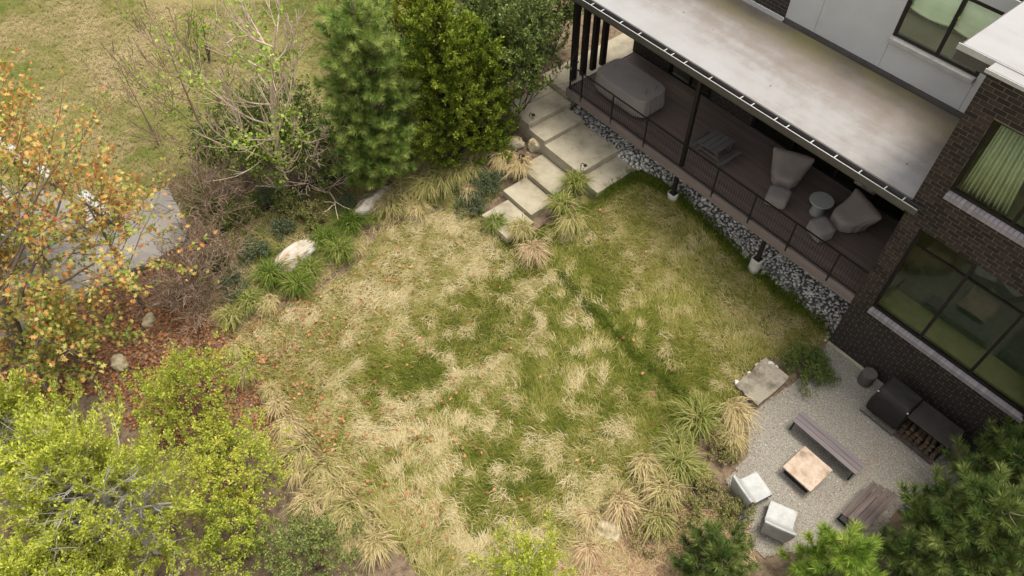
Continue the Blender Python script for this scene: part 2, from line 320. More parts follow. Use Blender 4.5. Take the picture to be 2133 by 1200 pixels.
# ------------------------------------------------------------------ house
house = empty('house', (-3, 17, 0), 'dark brick and pale stucco house with a flat white porch roof', 'house')
HP = np.array([-3, 17, 0.])
def hb(name, x0, x1, y0, y1, z0, z1, mat, parent=None, bevel=0):
    o = box(name, x0, x1, y0, y1, z0, z1, mat, parent or house, bevel)
    if parent is None or parent is house: o.location = tuple(-HP)
    return o
def sub(name, mb, mat, parent, bevel=0, smooth=False):       # geometry in world coordinates under a part of the house
    return mb.build(name, mat, parent, bevel, smooth)
XC, YF = -3.36, 13.76
openings = [(-2.92, 1.02, 1.84, 4.92), (-2.86, 1.02, 5.93, 7.98)]
# mortar body of the front wall, split round the two windows
mb = MB()
for (x0, x1, z0, z1) in [(XC, 3.5, -.3, 1.84), (XC, -2.92, 1.84, 4.92), (1.02, 3.5, 1.84, 4.92), (XC, 3.5, 4.92, 5.93), (XC, -2.86, 5.93, 7.98), (1.02, 3.5, 5.93, 7.98), (XC, 3.5, 7.98, 8.72)]:
    mb.box(x0, x1, YF+.008, YF+.25, z0, z1)
wall_front = mb.build('brick_wall', M['mortar'], house); wall_front.location = tuple(-HP)
# bricks
BL, BH, MJ = .268, .103, .016
def brick_list(x0, x1, z0, z1, ops):
    L = []; k = 0; z = z0
    while z < z1-.02:
        off = (0, BL/2+.03, .02, BL/2)[k % 4]*1.0
        x = x0-off
        while x < x1:
            a, b = max(x, x0), min(x+BL-MJ, x1)
            zt = min(z+BH-MJ, z1)
            segs = [(a, b)]
            for (ox0, ox1, oz0, oz1) in ops:
                if zt > oz0+.01 and z < oz1-.01:
                    ns = []
                    for (p, q) in segs:
                        if q <= ox0 or p >= ox1: ns.append((p, q)); continue
                        if p < ox0: ns.append((p, ox0))
                        if q > ox1: ns.append((ox1, q))
                    segs = ns
            for (p, q) in segs:
                if q-p > .025: L.append((p, q, z, zt))
            x += BL
        z += BH; k += 1
    return L
BR = brick_list(XC-.004, 3.5, -.02, 8.70, openings)
def project(p):
    v = ROT.T @ (np.asarray(p, float)-[0, 0, CAMZ]); return v[0]/v[2]*_f+_c[0], v[1]/v[2]*_f+_c[1]
vis = []
for b in BR:
    u, v = project(((b[0]+b[1])/2, YF, (b[2]+b[3])/2))
    if -5 < u < 2138 and -5 < v < 1205: vis.append((math.dist((0, 0, CAMZ), ((b[0]+b[1])/2, YF, b[2])), b))
vis.sort(); near = [b for _, b in vis[:300]]; nearset = set(near)
cache = {}; rb = random.Random(3)
for b in near:
    key = (round(b[1]-b[0], 3), round(b[3]-b[2], 3))
    if key not in cache: cache[key] = MB().box(-key[0]/2, key[0]/2, 0, .09, 0, key[1]).mesh('brick', M['brick'])
    o = link('brick', cache[key], wall_front); o.location = ((b[0]+b[1])/2, YF-rb.uniform(0, .004), b[2])
mb = MB()
for b in BR:
    if b not in nearset: d = rb.uniform(0, .004); mb.box(b[0], b[1], YF-d, YF+.09, b[2], b[3])
m_bs = surf('brick_run', [(.022, .016, .014), (.046, .034, .030)], 5, .75, .4, 40, bdist=.004, stretch=(1, 1, 2.6))
tag(mb.build('brick_courses', m_bs, wall_front), kind='stuff')
# the rest of the dark brick volume
m, t, p, o = new_mat('brick_side'); bt = t.nodes.new('ShaderNodeTexBrick'); tcn = t.nodes.new('ShaderNodeTexCoord'); mpn = t.nodes.new('ShaderNodeMapping')
mpn.inputs['Rotation'].default_value = (math.radians(90), 0, math.radians(90)); bt.inputs['Scale'].default_value = 1; bt.inputs['Brick Width'].default_value = .268; bt.inputs['Row Height'].default_value = .103; bt.inputs['Mortar Size'].default_value = .006
bt.inputs['Color1'].default_value = (.024, .018, .016, 1); bt.inputs['Color2'].default_value = (.045, .034, .03, 1); bt.inputs['Mortar'].default_value = (.11, .095, .075, 1)
t.links.new(tcn.outputs['Object'], mpn.inputs[0]); t.links.new(mpn.outputs[0], bt.inputs[0]); t.links.new(bt.outputs[0], p.inputs['Base Color']); p.inputs['Roughness'].default_value = .8
M['brick_side'] = m
hb('brick_side_wall', XC+.004, XC+.22, YF+.252, 24, -.3, 8.72, M['brick_side'])
hb('brick_end_wall', 3.3, 3.5, YF+.252, 24, -.3, 8.72, M['brick_side'])
hb('parapet_cap', XC-.05, 3.6, YF-.04, YF+.34, 8.72, 8.80, M['gutter_metal'])
# white membrane with stains of its own
def membrane(name, wallside):
    m, t, p, o = new_mat(name); L = t.links.new
    ge = t.nodes.new('ShaderNodeNewGeometry'); sp = t.nodes.new('ShaderNodeSeparateXYZ'); L(ge.outputs['Position'], sp.inputs[0])
    mp = t.nodes.new('ShaderNodeMapping'); mp.inputs['Scale'].default_value = (.22, 2.2, 1); L(ge.outputs['Position'], mp.inputs[0])
    n = t.nodes.new('ShaderNodeTexNoise'); n.inputs['Scale'].default_value = 1.5; n.inputs['Detail'].default_value = 10; n.inputs['Roughness'].default_value = .65; L(mp.outputs[0], n.inputs[0])
    n2 = t.nodes.new('ShaderNodeTexNoise'); n2.inputs['Scale'].default_value = .5; n2.inputs['Detail'].default_value = 6; L(ge.outputs['Position'], n2.inputs[0])
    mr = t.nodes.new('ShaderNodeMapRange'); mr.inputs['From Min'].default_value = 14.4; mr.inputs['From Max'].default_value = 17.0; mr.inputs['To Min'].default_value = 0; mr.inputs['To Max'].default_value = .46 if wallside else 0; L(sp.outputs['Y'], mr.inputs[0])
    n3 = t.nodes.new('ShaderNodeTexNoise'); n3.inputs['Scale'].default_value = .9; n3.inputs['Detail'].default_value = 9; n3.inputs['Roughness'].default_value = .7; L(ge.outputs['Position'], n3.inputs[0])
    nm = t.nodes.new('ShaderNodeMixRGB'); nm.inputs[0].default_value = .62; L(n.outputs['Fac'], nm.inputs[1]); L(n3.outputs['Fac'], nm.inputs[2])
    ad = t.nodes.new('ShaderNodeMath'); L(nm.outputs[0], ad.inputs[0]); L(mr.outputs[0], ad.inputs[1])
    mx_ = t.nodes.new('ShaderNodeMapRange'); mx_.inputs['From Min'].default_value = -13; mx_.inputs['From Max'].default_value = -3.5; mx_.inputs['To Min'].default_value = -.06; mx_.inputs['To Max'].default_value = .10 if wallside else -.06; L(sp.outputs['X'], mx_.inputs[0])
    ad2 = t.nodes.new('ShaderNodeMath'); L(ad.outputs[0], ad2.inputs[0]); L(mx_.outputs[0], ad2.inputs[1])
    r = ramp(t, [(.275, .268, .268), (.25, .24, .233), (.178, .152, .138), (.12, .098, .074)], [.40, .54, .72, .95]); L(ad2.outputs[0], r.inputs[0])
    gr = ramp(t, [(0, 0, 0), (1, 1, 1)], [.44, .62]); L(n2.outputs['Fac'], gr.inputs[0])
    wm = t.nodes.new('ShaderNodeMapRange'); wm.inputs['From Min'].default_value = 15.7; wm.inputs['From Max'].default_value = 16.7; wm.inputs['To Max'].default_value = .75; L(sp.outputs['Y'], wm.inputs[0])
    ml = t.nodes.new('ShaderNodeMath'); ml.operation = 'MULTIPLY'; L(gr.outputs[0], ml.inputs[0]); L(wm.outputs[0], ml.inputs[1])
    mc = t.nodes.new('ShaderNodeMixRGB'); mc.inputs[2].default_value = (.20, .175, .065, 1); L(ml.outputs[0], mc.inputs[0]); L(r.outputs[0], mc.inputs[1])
    L(mc.outputs[0], p.inputs['Base Color']); p.inputs['Roughness'].default_value = .62
    b = t.nodes.new('ShaderNodeBump'); b.inputs['Strength'].default_value = .12; b.inputs['Distance'].default_value = .01; L(n.outputs['Fac'], b.inputs['Height']); L(b.outputs[0], p.inputs['Normal'])
    return m
M['membrane'] = membrane('membrane', True); M['membrane_clean'] = membrane('membrane_clean', False)
# brick volume roof inside its parapet, upper roof with overhang
hb('parapet_roof', XC+.01, 3.5, YF+.345, 13.995+.2, 8.60, 8.785, M['membrane_clean'])
hb('upper_roof', -4.12, 6.5, 14.02, 26, 8.50, 8.80, M['gutter_metal'])
hb('upper_roof_membrane', -4.08, 6.5, 14.06, 26, 8.802, 8.83, M['membrane_clean'])
hb('drip_edge', -4.14, 6.5, 14.0, 14.018, 8.72, 8.845, M['galv'])
hb('drip_edge', XC-.06, 3.6, YF-.06, YF-.042, 8.74, 8.815, M['galv'])
hb('parapet_white_top', XC-.04, 3.55, YF-.035, YF+.335, 8.803, 8.82, M['membrane_clean'])
# upper white wall: panels with open joints, dark backing
YW = 16.85
hb('wall_backing', -9.29, -6.44, YW+.03, YW+.2, 5.5, 8.5, M['bronze']); hb('wall_backing', -6.44, -4.27, YW+.03, YW+.2, 5.5, 6.5, M['bronze']); hb('wall_backing', -4.27, XC-.01, YW+.03, YW+.2, 5.5, 8.5, M['bronze'])
def panels():
    segs = [(-9.29, -8.375, 5.74, 8.5), (-8.367, -6.44, 5.74, 8.5), (-6.432, -4.27, 5.74, 6.50), (-4.262, XC-.005, 5.74, 8.5)]
    for (x0, x1, z0, z1) in segs: hb('stucco_panel', x0, x1, YW, YW+.028, z0, z1, M['stucco'])
    hb('stucco_panel', -6.432, -4.27, YW, YW+.028, 8.18, 8.5, M['stucco'])
panels()
hb('wall_flashing', -9.3, XC-.005, YW-.03, YW+.026, 5.55, 5.735, M['gutter_metal'])
# upper dark brick part left of the white wall
def brick_face(name, x0, x1, z0, z1, y, ops=()):
    w_ = hb(name, x0, x1, y+.008, y+.2, z0, z1, M['mortar'])
    mb = MB()
    for b in brick_list(x0, x1, z0, z1, ops): d = rb.uniform(0, .004); mb.box(b[0], b[1], y-d, y+.06, b[2], b[3])
    tag(mb.build('brick_courses', m_bs, w_), kind='stuff')
brick_face('upper_brick_wall', -14.6, -9.30, 5.72, 8.5, YW-.02)
hb('wall_flashing', -14.6, -9.31, YW-.06, YW-.03, 5.52, 5.72, M['galv'])

def window(x0, x1, z0, z1, y, mulls, trans, fw=.07, glass='glass', sillz=None):
    wn = link('window', MB().box(x0, x1, y+.02, y+.10, z0, z0+fw).box(x0, x1, y+.02, y+.10, z1-fw, z1).box(x0, x0+fw, y+.02, y+.10, z0+fw, z1-fw).box(x1-fw, x1, y+.02, y+.10, z0+fw, z1-fw).mesh('window_frame', M['bronze']), house)
    wn.location = tuple(-HP)
    xs = [x0+fw]+sum([[m_-fw/2, m_+fw/2] for m_ in mulls], [])+[x1-fw]
    for m_ in mulls: box('mullion', m_-fw/2, m_+fw/2, y+.024, y+.096, z0+fw, z1-fw, M['bronze'], wn)
    for i in range(0, len(xs), 2):
        a, b = xs[i], xs[i+1]
        zz = [z0+fw, z1-fw] if not trans else [z0+fw, trans-.02, trans+.02, z1-fw]
        if trans: box('transom', a, b, y+.03, y+.09, trans-.02, trans+.02, M['bronze'], wn)
        for j in range(0, len(zz), 2): box('pane', a, b, y+.055, y+.067, zz[j], zz[j+1], M[glass], wn)
    return wn
w1 = window(-2.92, 1.02, 2.02, 4.92, YF+.06, [-1.62, -.33], 4.40)
w2 = window(-2.86, 1.02, 6.11, 7.98, YF+.06, [-1.54, -.26], None)
w3 = window(-6.43, -4.28, 6.66, 8.18, YW-.03, [-5.30], None, .075)
for wn, zs, x0 in ((w1, 1.845, -2.915), (w2, 5.935, -2.855)):
    x = x0; me_ = MB().hexa([(0, -.028, 0), (.094, -.028, 0), (.094, .12, 0), (0, .12, 0), (0, -.028, .12), (.094, -.028, .12), (.094, .12, .172), (0, .12, .172)]).mesh('sill_brick', M['sill_brick'])
    while x < 1.0:
        o = link('sill_brick', me_, wn); o.location = (x, YF-rb.uniform(0, .003), zs); x += .103
    box('sill_mortar', x0, 1.02, YF-.02, YF+.11, zs-.004, zs+.10, M['sill_brick'], wn)
o = MB().hexa([(-6.46, YW-.10, 6.50), (-4.285, YW-.10, 6.50), (-4.285, YW-.005, 6.50), (-6.46, YW-.005, 6.50), (-6.46, YW-.10, 6.60), (-4.285, YW-.10, 6.60), (-4.285, YW-.005, 6.645), (-6.46, YW-.005, 6.645)]).build('window_sill', M['stucco_sill'], w3, .008)

# rooms behind the glass
rm = hb('room_floor', XC+.23, 3.28, YF+.26, 22, 1.80, 1.90, M['room_floor'])
hb('room_floor', XC+.23, 3.28, YF+.26, 22, 5.60, 5.90, M['carpet'])
hb('room_wall', XC+.23, 3.28, 19.5, 19.6, 1.9, 5.6, M['room_dark'])
hb('room_wall', XC+.23, 3.28, 17.5, 17.6, 5.9, 8.5, M['room_dark'])
hb('room_floor', -9.2, XC, 17.06, 19.8, 5.9, 6.0, M['room_dark']); hb('room_wall', -9.2, XC, 19.8, 19.9, 6.1, 8.5, M['room_dark'])
hb('window_seat', -2.9, 1.0, YF+.27, 14.75, 1.90, 2.06, M['room_seat'])
hb('room_ceiling', XC, 3.3, YF+.26, 22, 8.40, 8.495, M['stucco'])
c_ = MB(); rows = []; nn = 90
for i in range(nn+1):
    s = i/nn; x = -2.74+s*1.02; rows.append((x, YF+.30+.045*math.sin(s*2*math.pi*11)+.02*math.sin(s*31)))
V = [(x, y, 5.96) for x, y in rows]+[(x*.93-.19*(x+2.74)+(-2.74)*.07, y, 7.95) for x, y in rows]
cu = link('curtain', None or MB().add(V, [(i, i+1, nn+2+i, nn+1+i) for i in range(nn)]).mesh('curtain', M['curtain'], True))
md = cu.modifiers.new('solid', 'SOLIDIFY'); md.thickness = .006
tag(cu, 'green pleated curtain hanging behind the left of the upstairs brick-wall window', 'curtain')
for k, (x0, x1) in enumerate(((-6.36, -5.34), (-5.26, -4.35))):
    nn = 16; V = []; 
    rows = [(8.18, .0), (7.75, .012), (7.62, -.03), (7.58, .0), (7.52, -.045), (7.47, 0), (7.40, -.05), (7.34, .0)]
    for (z, dy) in rows:
        for i in range(nn+1):
            s = i/nn; sag = .055*math.sin(math.pi*s)*(8.18-z)/.84
            V.append((x0+(x1-x0)*s, YW+.12+dy, z-sag))
    sh = link('roman_shade', MB().add(V, [(r*(nn+1)+i, r*(nn+1)+i+1, (r+1)*(nn+1)+i+1, (r+1)*(nn+1)+i) for r in range(len(rows)-1) for i in range(nn)]).mesh('roman_shade', M['shade'], True))
    sh.modifiers.new('solid', 'SOLIDIFY').thickness = .006
    tag(sh, ('mint roman shade in the left pane of the white wall window', 'mint roman shade in the right pane of the white wall window')[k], 'window shade')

# porch roof, fascia, gutter with straps
YG = 13.66
mb = MB().hexa([(-15.0, YG+.10, 5.30), (XC-.004, YG+.10, 5.30), (XC-.004, YW-.001, 5.30), (-15.0, YW-.001, 5.30), (-15.0, YG+.10, 5.46), (XC-.004, YG+.10, 5.46), (XC-.004, YW-.001, 5.60), (-15.0, YW-.001, 5.60)])
roof = mb.build('porch_roof', M['gutter_metal'], house); roof.location = tuple(-HP)
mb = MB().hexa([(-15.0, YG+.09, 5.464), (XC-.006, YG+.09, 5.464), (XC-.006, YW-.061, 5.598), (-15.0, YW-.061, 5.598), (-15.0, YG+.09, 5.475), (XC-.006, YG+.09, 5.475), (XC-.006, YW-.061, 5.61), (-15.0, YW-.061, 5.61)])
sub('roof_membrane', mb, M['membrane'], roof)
sub('fascia', MB().box(-15.0, -3.40, YG+.07, YG+.098, 5.12, 5.455), M['gutter_metal'], roof)
sub('roof_edge_strip', MB().box(-15.0, XC-.01, YG+.062, YG+.115, 5.4765, 5.488), M['gutter_metal'], roof)
mb = MB().box(-15.0, -3.13, YG-.075, YG+.064, 5.30, 5.315).box(-15.0, -3.13, YG-.087, YG-.075, 5.30, 5.455).box(-15.0, -3.13, YG+.052, YG+.066, 5.316, 5.45).box(-3.129, -3.12, YG-.085, YG+.06, 5.30, 5.45)
gut = mb.build('gutter', M['gutter_metal'], house); gut.location = tuple(-HP)
sub('gutter_lip', MB().box(-15.0, -3.125, YG-.093, YG-.074, 5.4555, 5.468), M['galv'], gut)
for x in (-14.3, -13.35, -12.95, -12.2, -11.5, -10.55, -10.3, -9.85, -9.0, -8.0, -7.65, -6.95, -6.6, -5.9, -5.25, -4.6, -3.95, -3.5):
    sub('gutter_strap', MB().box(x-.014, x+.014, YG-.074, YG+.064, 5.4565, 5.464), M['galv'], gut)
gl = MB()
for x in np.arange(-14.9, -3.2, .03):
    x = x+rng.normal()*.02
    if fbm(x, 0, .9, 4) > .53:
        y = YG+rng.uniform(-.06, .045); a = rng.uniform(0, 6.3); s = .03
        gl.add([(x+s*math.cos(a), y+s*.5*math.sin(a), 5.33), (x-s*.5*math.sin(a), y+s*.4, 5.345), (x-s*math.cos(a), y-s*.5*math.sin(a), 5.335), (x+s*.5*math.sin(a), y-s*.4, 5.32)], [(0, 1, 2, 3)])
o = link('gutter_leaves', gl.mesh('gutter_leaves', surf('gutter_leaf', [(.10, .05, .03), (.25, .12, .07)], 9, .9, 0))); tag(o, 'dead leaves lying in the porch gutter', 'leaves', kind='stuff')
# soffit beam + porch columns
hb('porch_beam', -14.9, -3.40, 13.86, 14.02, 5.0, 5.298, M['bronze'])
for y in (14.22, 14.66, 15.10, 15.54): hb('porch_column', -14.58, -14.44, y-.10, y+.10, 1.745 if y > 99 else 2.0, 5.299, M['black_metal'], None, .006)
# porch back wall: brick piers and sliding glass doors
hb('porch_base_wall', -14.40, XC-.005, YW+.02, YW+.2, 0, 2.0, M['concrete_pale'])
brick_face('porch_brick_wall', -14.40, -12.75, 2.0, 5.29, YW)
brick_face('porch_brick_wall', -10.95, -9.30, 2.0, 5.29, YW)
for (x0, x1, ml_) in ((-12.73, -10.97, [-11.85]), (-9.28, XC-.02, [-7.8, -6.3, -4.85])):
    wd = window(x0, x1, 2.0, 5.29, YW-.01, ml_, None, .08, 'glass_dark'); wd.name = 'porch_door'
hb('porch_room_floor', -13, XC-.01, YW+.21, 20, 1.85, 1.98, M['room_dark']); hb('porch_room_wall', -13, XC-.01, 18.6, 18.7, 1.98, 5.29, M['room_dark'])
hb('porch_room_ceiling', -14.4, XC-.01, YW+.21, 20, 5.3, 5.49, M['stucco'])
ob = empty('outlet_box', (-10.28, YW-.012, 2.62), 'small white outlet cover on the porch brick wall', 'outlet')
box('plate', -.06, .06, -.02, 0, -.06, .06, M['white_plastic'], ob, .006); box('cover_flap', -.045, .045, -.032, -.0205, -.045, .045, M['galv'], ob, .004)
pc = empty('dish_shelf', (-5.35, YW-.06, 2.55), 'pale shelf with two patterned dishes behind the porch railing end', 'shelf')
box('board', -.33, .33, -.04, .02, -.15, .15, M['concrete_pale'], pc, .01)
for x in (-.15, .17):
    MB().loft([[(x+r*math.cos(a), y, r*math.sin(a)*.8) for a in np.linspace(0, 2*math.pi, 25)[:-1]] for (r, y) in ((.02, -.062), (.07, -.058), (.115, -.072), (.118, -.062), (.07, -.045))]).build('dish', M['rust_steel'], pc, 0, True)

# ------------------------------------------------------------------ deck
deck = empty('deck', (-9, 14, 0), 'raised brown composite deck under the porch roof', 'deck')
DP = np.array([-9, 14, 0.])
def db(name, mb, mat, bevel=0):
    o = mb.build(name, mat, deck, bevel); o.location = tuple(-DP); return o
bw = .138; y = 13.80; k = 0
while y < 16.82:
    y1 = min(y+bw-.006, 16.83); db('deck_board', MB().box(-14.28, XC-.012, y, y1, 1.965, 2.0-rb.uniform(0, .0015)), M['deck_board']); y += bw
db('fascia', MB().box(-14.30, XC-.014, 13.755, 13.796, 1.70, 2.004), M['fascia'], .006)
db('fascia', MB().box(-14.322, -14.302, 13.755, 16.84, 1.70, 2.004), M['fascia'], .004)
for y in (14.0, 15.0, 16.0, 16.75): db('joist_beam', MB().box(-14.29, XC-.02, y-.05, y+.05, 1.72, 1.962), M['bronze'])
# posts and footings
for (x, zt, ft) in ((-9.46, 5.299, .55), (-6.18, 1.715, .5)):
    zg = float(g(x, 13.86)); fz = zg+ft if x > -7 else zg+.18
    if zt > 3: db('post', MB().box(x-.055, x+.055, 13.90, 14.01, 2.0, 5.0), M['bronze'], .004)
    db('post', MB().box(x-.055, x+.055, 13.82, 13.93, fz, 1.715), M['black_metal'], .004)
    db('base_plate', MB().box(x-.11, x+.11, 13.77, 13.98, fz, fz+.02), M['black_metal'])
    rings = [[(x+r*math.cos(a), 13.87+r*math.sin(a), z) for a in np.linspace(0, 2*math.pi, 25)[:-1]] for (r, z) in ((.17, zg-.3), (.165, fz-.02), (.15, fz))]
    db('footing', MB().loft(rings), M['pier'], 0)
for x in (-12.9,): db('post', MB().box(x-.055, x+.055, 14.4, 14.51, .6, 1.715), M['black_metal'])
# railing
RX = [-14.2, -13.62, -12.25, -10.83, -9.46, -8.12, -6.80, -5.50, -4.18, -3.40]
rail = MB().box(-14.22, XC-.02, 13.79, 13.83, 2.885, 2.91).build('railing', M['rail_metal'], deck); rail.location = tuple(-DP)
sub('bottom_rail', MB().box(-14.22, XC-.02, 13.798, 13.823, 2.07, 2.09), M['rail_metal'], rail)
for i, x in enumerate(RX):
    if i in (4, 9): continue
    sub('rail_post', MB().box(x-.024, x+.024, 13.752 if 0 < i else 13.79, 13.785 if 0 < i else 13.838, 1.86 if 0 < i else 2.0, 2.884), M['rail_metal'], rail)
sub('side_rail', MB().box(-14.22, -14.18, 13.832, 14.12, 2.885, 2.91).box(-14.212, -14.188, 13.832, 14.12, 2.07, 2.09), M['rail_metal'], rail)
def mesh_panel(a, b, alongy=False):
    mb = MB(); n = max(2, int(round((b-a)/.082)))
    for i in range(1, n):
        s = a+(b-a)*i/n
        mb.box(*((-14.202, -14.198, s-.002, s+.002) if alongy else (s-.0034, s+.0034, 13.807, 13.813)), 2.09, 2.885)
    for z in np.arange(2.15, 2.87, .075):
        mb.box(*((-14.203, -14.197, a, b) if alongy else (a, b, 13.8145, 13.819)), z-.0018, z+.0018)
    sub('wire_panel', mb, M['rail_metal'], rail)
for i in range(len(RX)-1): mesh_panel(RX[i]+.025, RX[i+1]-.025)
mesh_panel(13.84, 14.12, True)
# stone footing strip along the brick wall
tag(box('wall_footing', XC+.01, -1.9, YF-.11, YF-.012, -.1, .035, M['concrete'], None, .01), 'thin concrete footing strip along the base of the brick wall', 'footing')
tag(box('wall_kerb', .42, 1.0, 13.30, 13.44, -.1, .14, M['slabrock'], None, .02), 'short rough stone kerb by the wall beyond the log store', 'kerb')

# ------------------------------------------------------------------ furniture on the deck
def sring(cx, cy, hx, hy, z, ex=4, n=48, rz=0, wob=0, seed=0, fold=0, nf=9):
    out = []
    for j in range(n):
        a = 2*math.pi*j/n; c, s = math.cos(a), math.sin(a)
        r = (abs(c)**ex+abs(s)**ex)**(-1/ex)
        k = 1+wob*(float(vn(3*c+9+seed, 3*s+9, 1.3, seed))-.5)+fold*math.sin(nf*a+seed+1.5*math.sin(2*a))
        x, y = hx*r*c*k, hy*r*s*k
        out.append((cx+x*math.cos(rz)-y*math.sin(rz), cy+x*math.sin(rz)+y*math.cos(rz), z))
    return out
def wrinkle(o, strength, size, subd=2):
    o.modifiers.new('sub', 'SUBSURF').levels = subd; o.modifiers['sub'].render_levels = subd
    tx = bpy.data.textures.new('wr', 'CLOUDS'); tx.noise_scale = size
    d = o.modifiers.new('wrinkle', 'DISPLACE'); d.texture = tx; d.strength = strength; d.mid_level = .5
    d.texture_coords = 'LOCAL'
# covered dining table: long flat top with dropped end, skirts with folds
t = empty('covered_table', (-12.62, 14.88, 2.0), 'large grey fabric cover draped over the dining table at the left end of the deck', 'furniture cover')
rings = [sring(0, 0, 1.15, .64, .01, 6, fold=.034, nf=23, wob=.04), sring(0, 0, 1.13, .63, .3, 6, fold=.026, nf=23, wob=.03), sring(0, 0, 1.105, .612, .62, 6, fold=.012, nf=23), sring(0, 0, 1.09, .60, .755, 6), sring(0, 0, 1.085, .595, .772, 6), sring(0, 0, 1.06, .57, .78, 6), sring(-.06, .0, .8, .42, .785, 4), sring(-.1, .02, .45, .24, .79, 3.5), sring(-.12, .02, .12, .08, .792, 3)]
o = MB().loft(rings).build('fabric_cover', M['cover'], t, 0, True); wrinkle(o, .035, .45, 2)
for (dx, dy, l, a) in ((-.55, .2, .5, .25), (-.3, .28, .55, .15), (.75, -.1, .5, -1.0), (.8, .25, .35, -1.2), (-.8, .12, .35, .6)):
    MB().tube([(dx+l*(s-.5)*math.cos(a), dy+l*(s-.5)*math.sin(a), .768+.022*math.sin(math.pi*s)) for s in np.linspace(0, 1, 7)], [.002, .013, .019, .021, .019, .013, .002], 8).build('fabric_fold', M['cover'], t, 0, True)
def chair_cover(x, y, rz, label, s=1.0, mat='cover_brown'):
    t = empty('covered_armchair', (x, y, 2.0), label, 'furniture cover', 'covered armchairs on the deck', rz)
    # local: faces -Y, fan shaped high back at +Y
    def ring(z, fw_, bw_, y0, y1, n=44, fold=0):
        out = []
        for j in range(n):
            a = 2*math.pi*j/n; c, q = math.cos(a), math.sin(a); ex = 3.2
            r = (abs(c)**ex+abs(q)**ex)**(-1/ex); v = (q*r+1)/2
            wd = fw_+(bw_-fw_)*v; k = 1+(fold+.024)*math.sin(11*a+1.3*math.sin(3*a))
            out.append((c*r*wd*k, y0+(y1-y0)*v, z))
        return out
    rings = [ring(.01, .33, .46, -.45, .42, fold=.035), ring(.28, .32, .50, -.45, .44, fold=.015), ring(.40, .315, .57, -.44, .47), ring(.42, .31, .58, -.43, .48), ring(.48, .29, .62, -.38, .49), ring(.54, .31, .64, -.14, .50), ring(.62, .38, .65, .08, .50), ring(.70, .46, .65, .22, .50), ring(.755, .50, .62, .32, .49), ring(.77, .40, .50, .37, .46)]
    o = MB().loft([[(p[0]*s, p[1]*s, p[2]*s) for p in r] for r in rings]).build('fabric_cover', M[mat], t, 0, True); wrinkle(o, .03, .3, 2)
def ottoman_cover(x, y, rz, label):
    t = empty('covered_ottoman', (x, y, 2.0), label, 'furniture cover', 'covered ottomans on the deck', rz)
    rings = [sring(0, 0, .31, .27, .01, 6, fold=.03, nf=13), sring(0, 0, .30, .265, .25, 6, fold=.012, nf=13), sring(0, 0, .295, .26, .40, 6), sring(0, 0, .27, .235, .435, 6), sring(0, 0, .14, .12, .44, 5)]
    o = MB().loft(rings).build('fabric_cover', M['cover'], t, 0, True); wrinkle(o, .022, .12)
    q = sring(0, 0, .292, .256, .418, 6); MB().tube(q+q[:1], .009, 6, False).build('seam', M['cover'], t, 0, True)
chair_cover(-7.12, 15.68, .42, 'fan-shaped brown chair cover left of the round deck table')
ottoman_cover(-6.72, 14.80, .42, 'grey cover over the ottoman in front of the left covered chair')
chair_cover(-4.98, 15.62, -.38, 'fan-shaped brown chair cover right of the round deck table')
ottoman_cover(-5.22, 14.72, -.35, 'grey cover over the ottoman in front of the right covered chair')
t = empty('round_side_table', (-5.78, 15.42, 2.0), 'pale round pedestal table between the two covered chairs', 'side table')
def lathe(prof, n=40): return MB().loft([[(r*math.cos(a), r*math.sin(a), z) for a in np.linspace(0, 2*math.pi, n+1)[:-1]] for r, z in prof])
lathe([(.20, .0), (.20, .03), (.18, .12), (.155, .28), (.16, .40), (.18, .46)]).build('pedestal', M['round_white'], t, 0, True)
lathe([(.30, .461), (.325, .47), (.325, .49), (.315, .50), (.2, .501)]).build('tabletop', M['round_white'], t)
# child's picnic table
t = empty('picnic_table', (-9.18, 15.0, 2.0), 'small grey plank picnic table with two benches on the deck', 'picnic table')
for i in range(4): x = -.27+i*.18; box('top_plank', x-.082, x+.082, -.43, .43, .50, .53, M['plank_grey'], t, .005)
for sx in (-1, 1):
    for i in range(2): x = sx*(.47+i*.125); box('seat_plank', x-.056, x+.056, -.42, .42, .27, .295, M['plank_grey'], t, .005)
for yy in (-.28, .28):
    MB().box(-.58, .58, yy-.018, yy+.018, .20, .269).build('cross_beam', M['plank_grey'], t)
    MB().box(-.34, .34, yy-.018, yy+.018, .43, .498).build('top_batten', M['plank_grey'], t)
    for sx in (-1, 1): MB().beam((sx*.2, yy+.04, .48), (sx*.45, yy+.04, .0), .036, .09).build('leg', M['plank_grey'], t)

# ------------------------------------------------------------------ gravel patio
t = empty('fire_table', (-1.38, 10.06, 0), 'square rusty tan metal fire table in the middle of the gravel', 'fire table')
MB().box(-.34, .34, -.34, .34, 0, .30).build('base', M['cover_black'], t, .01)
box('tabletop', -.405, .405, -.425, .425, .301, .355, M['rust_steel'], t, .008)
o = lathe([(.10, .3552), (.10, .358), (.02, .3585)]).build('burner_lid', M['rust_steel'], t)
t = empty('plank_bench', (-1.48, 10.96, 0), 'long lilac grey three-plank bench beside the fire table', 'bench')
for i in range(3): y = -.135+i*.135; box('seat_plank', -.93, .93, y-.064, y+.064, .39, .425, M['plank'], t, .005)
for sx in (-1, 1):
    x = sx*.86
    MB().box(x-.02, x+.02, -.19, .19, .35, .389).box(x-.02, x+.02, -.19, -.15, 0, .35).box(x-.02, x+.02, .15, .19, 0, .35).build('leg', M['black_metal'], t)
box('stretcher', -.84, .84, -.03, .03, .352, .388, M['black_metal'], t)
t = empty('plank_bench', (.08, 10.38, 0), 'dark weathered wooden bench with a black metal frame near the pines', 'bench')
for i in range(4):
    x = -.225+i*.15; y1 = .62+.05*(i-1); box('seat_plank', x-.07, x+.07, -.66+.03*i, y1, .385, .425-.004*i, M['plank_dark'], t, .006)
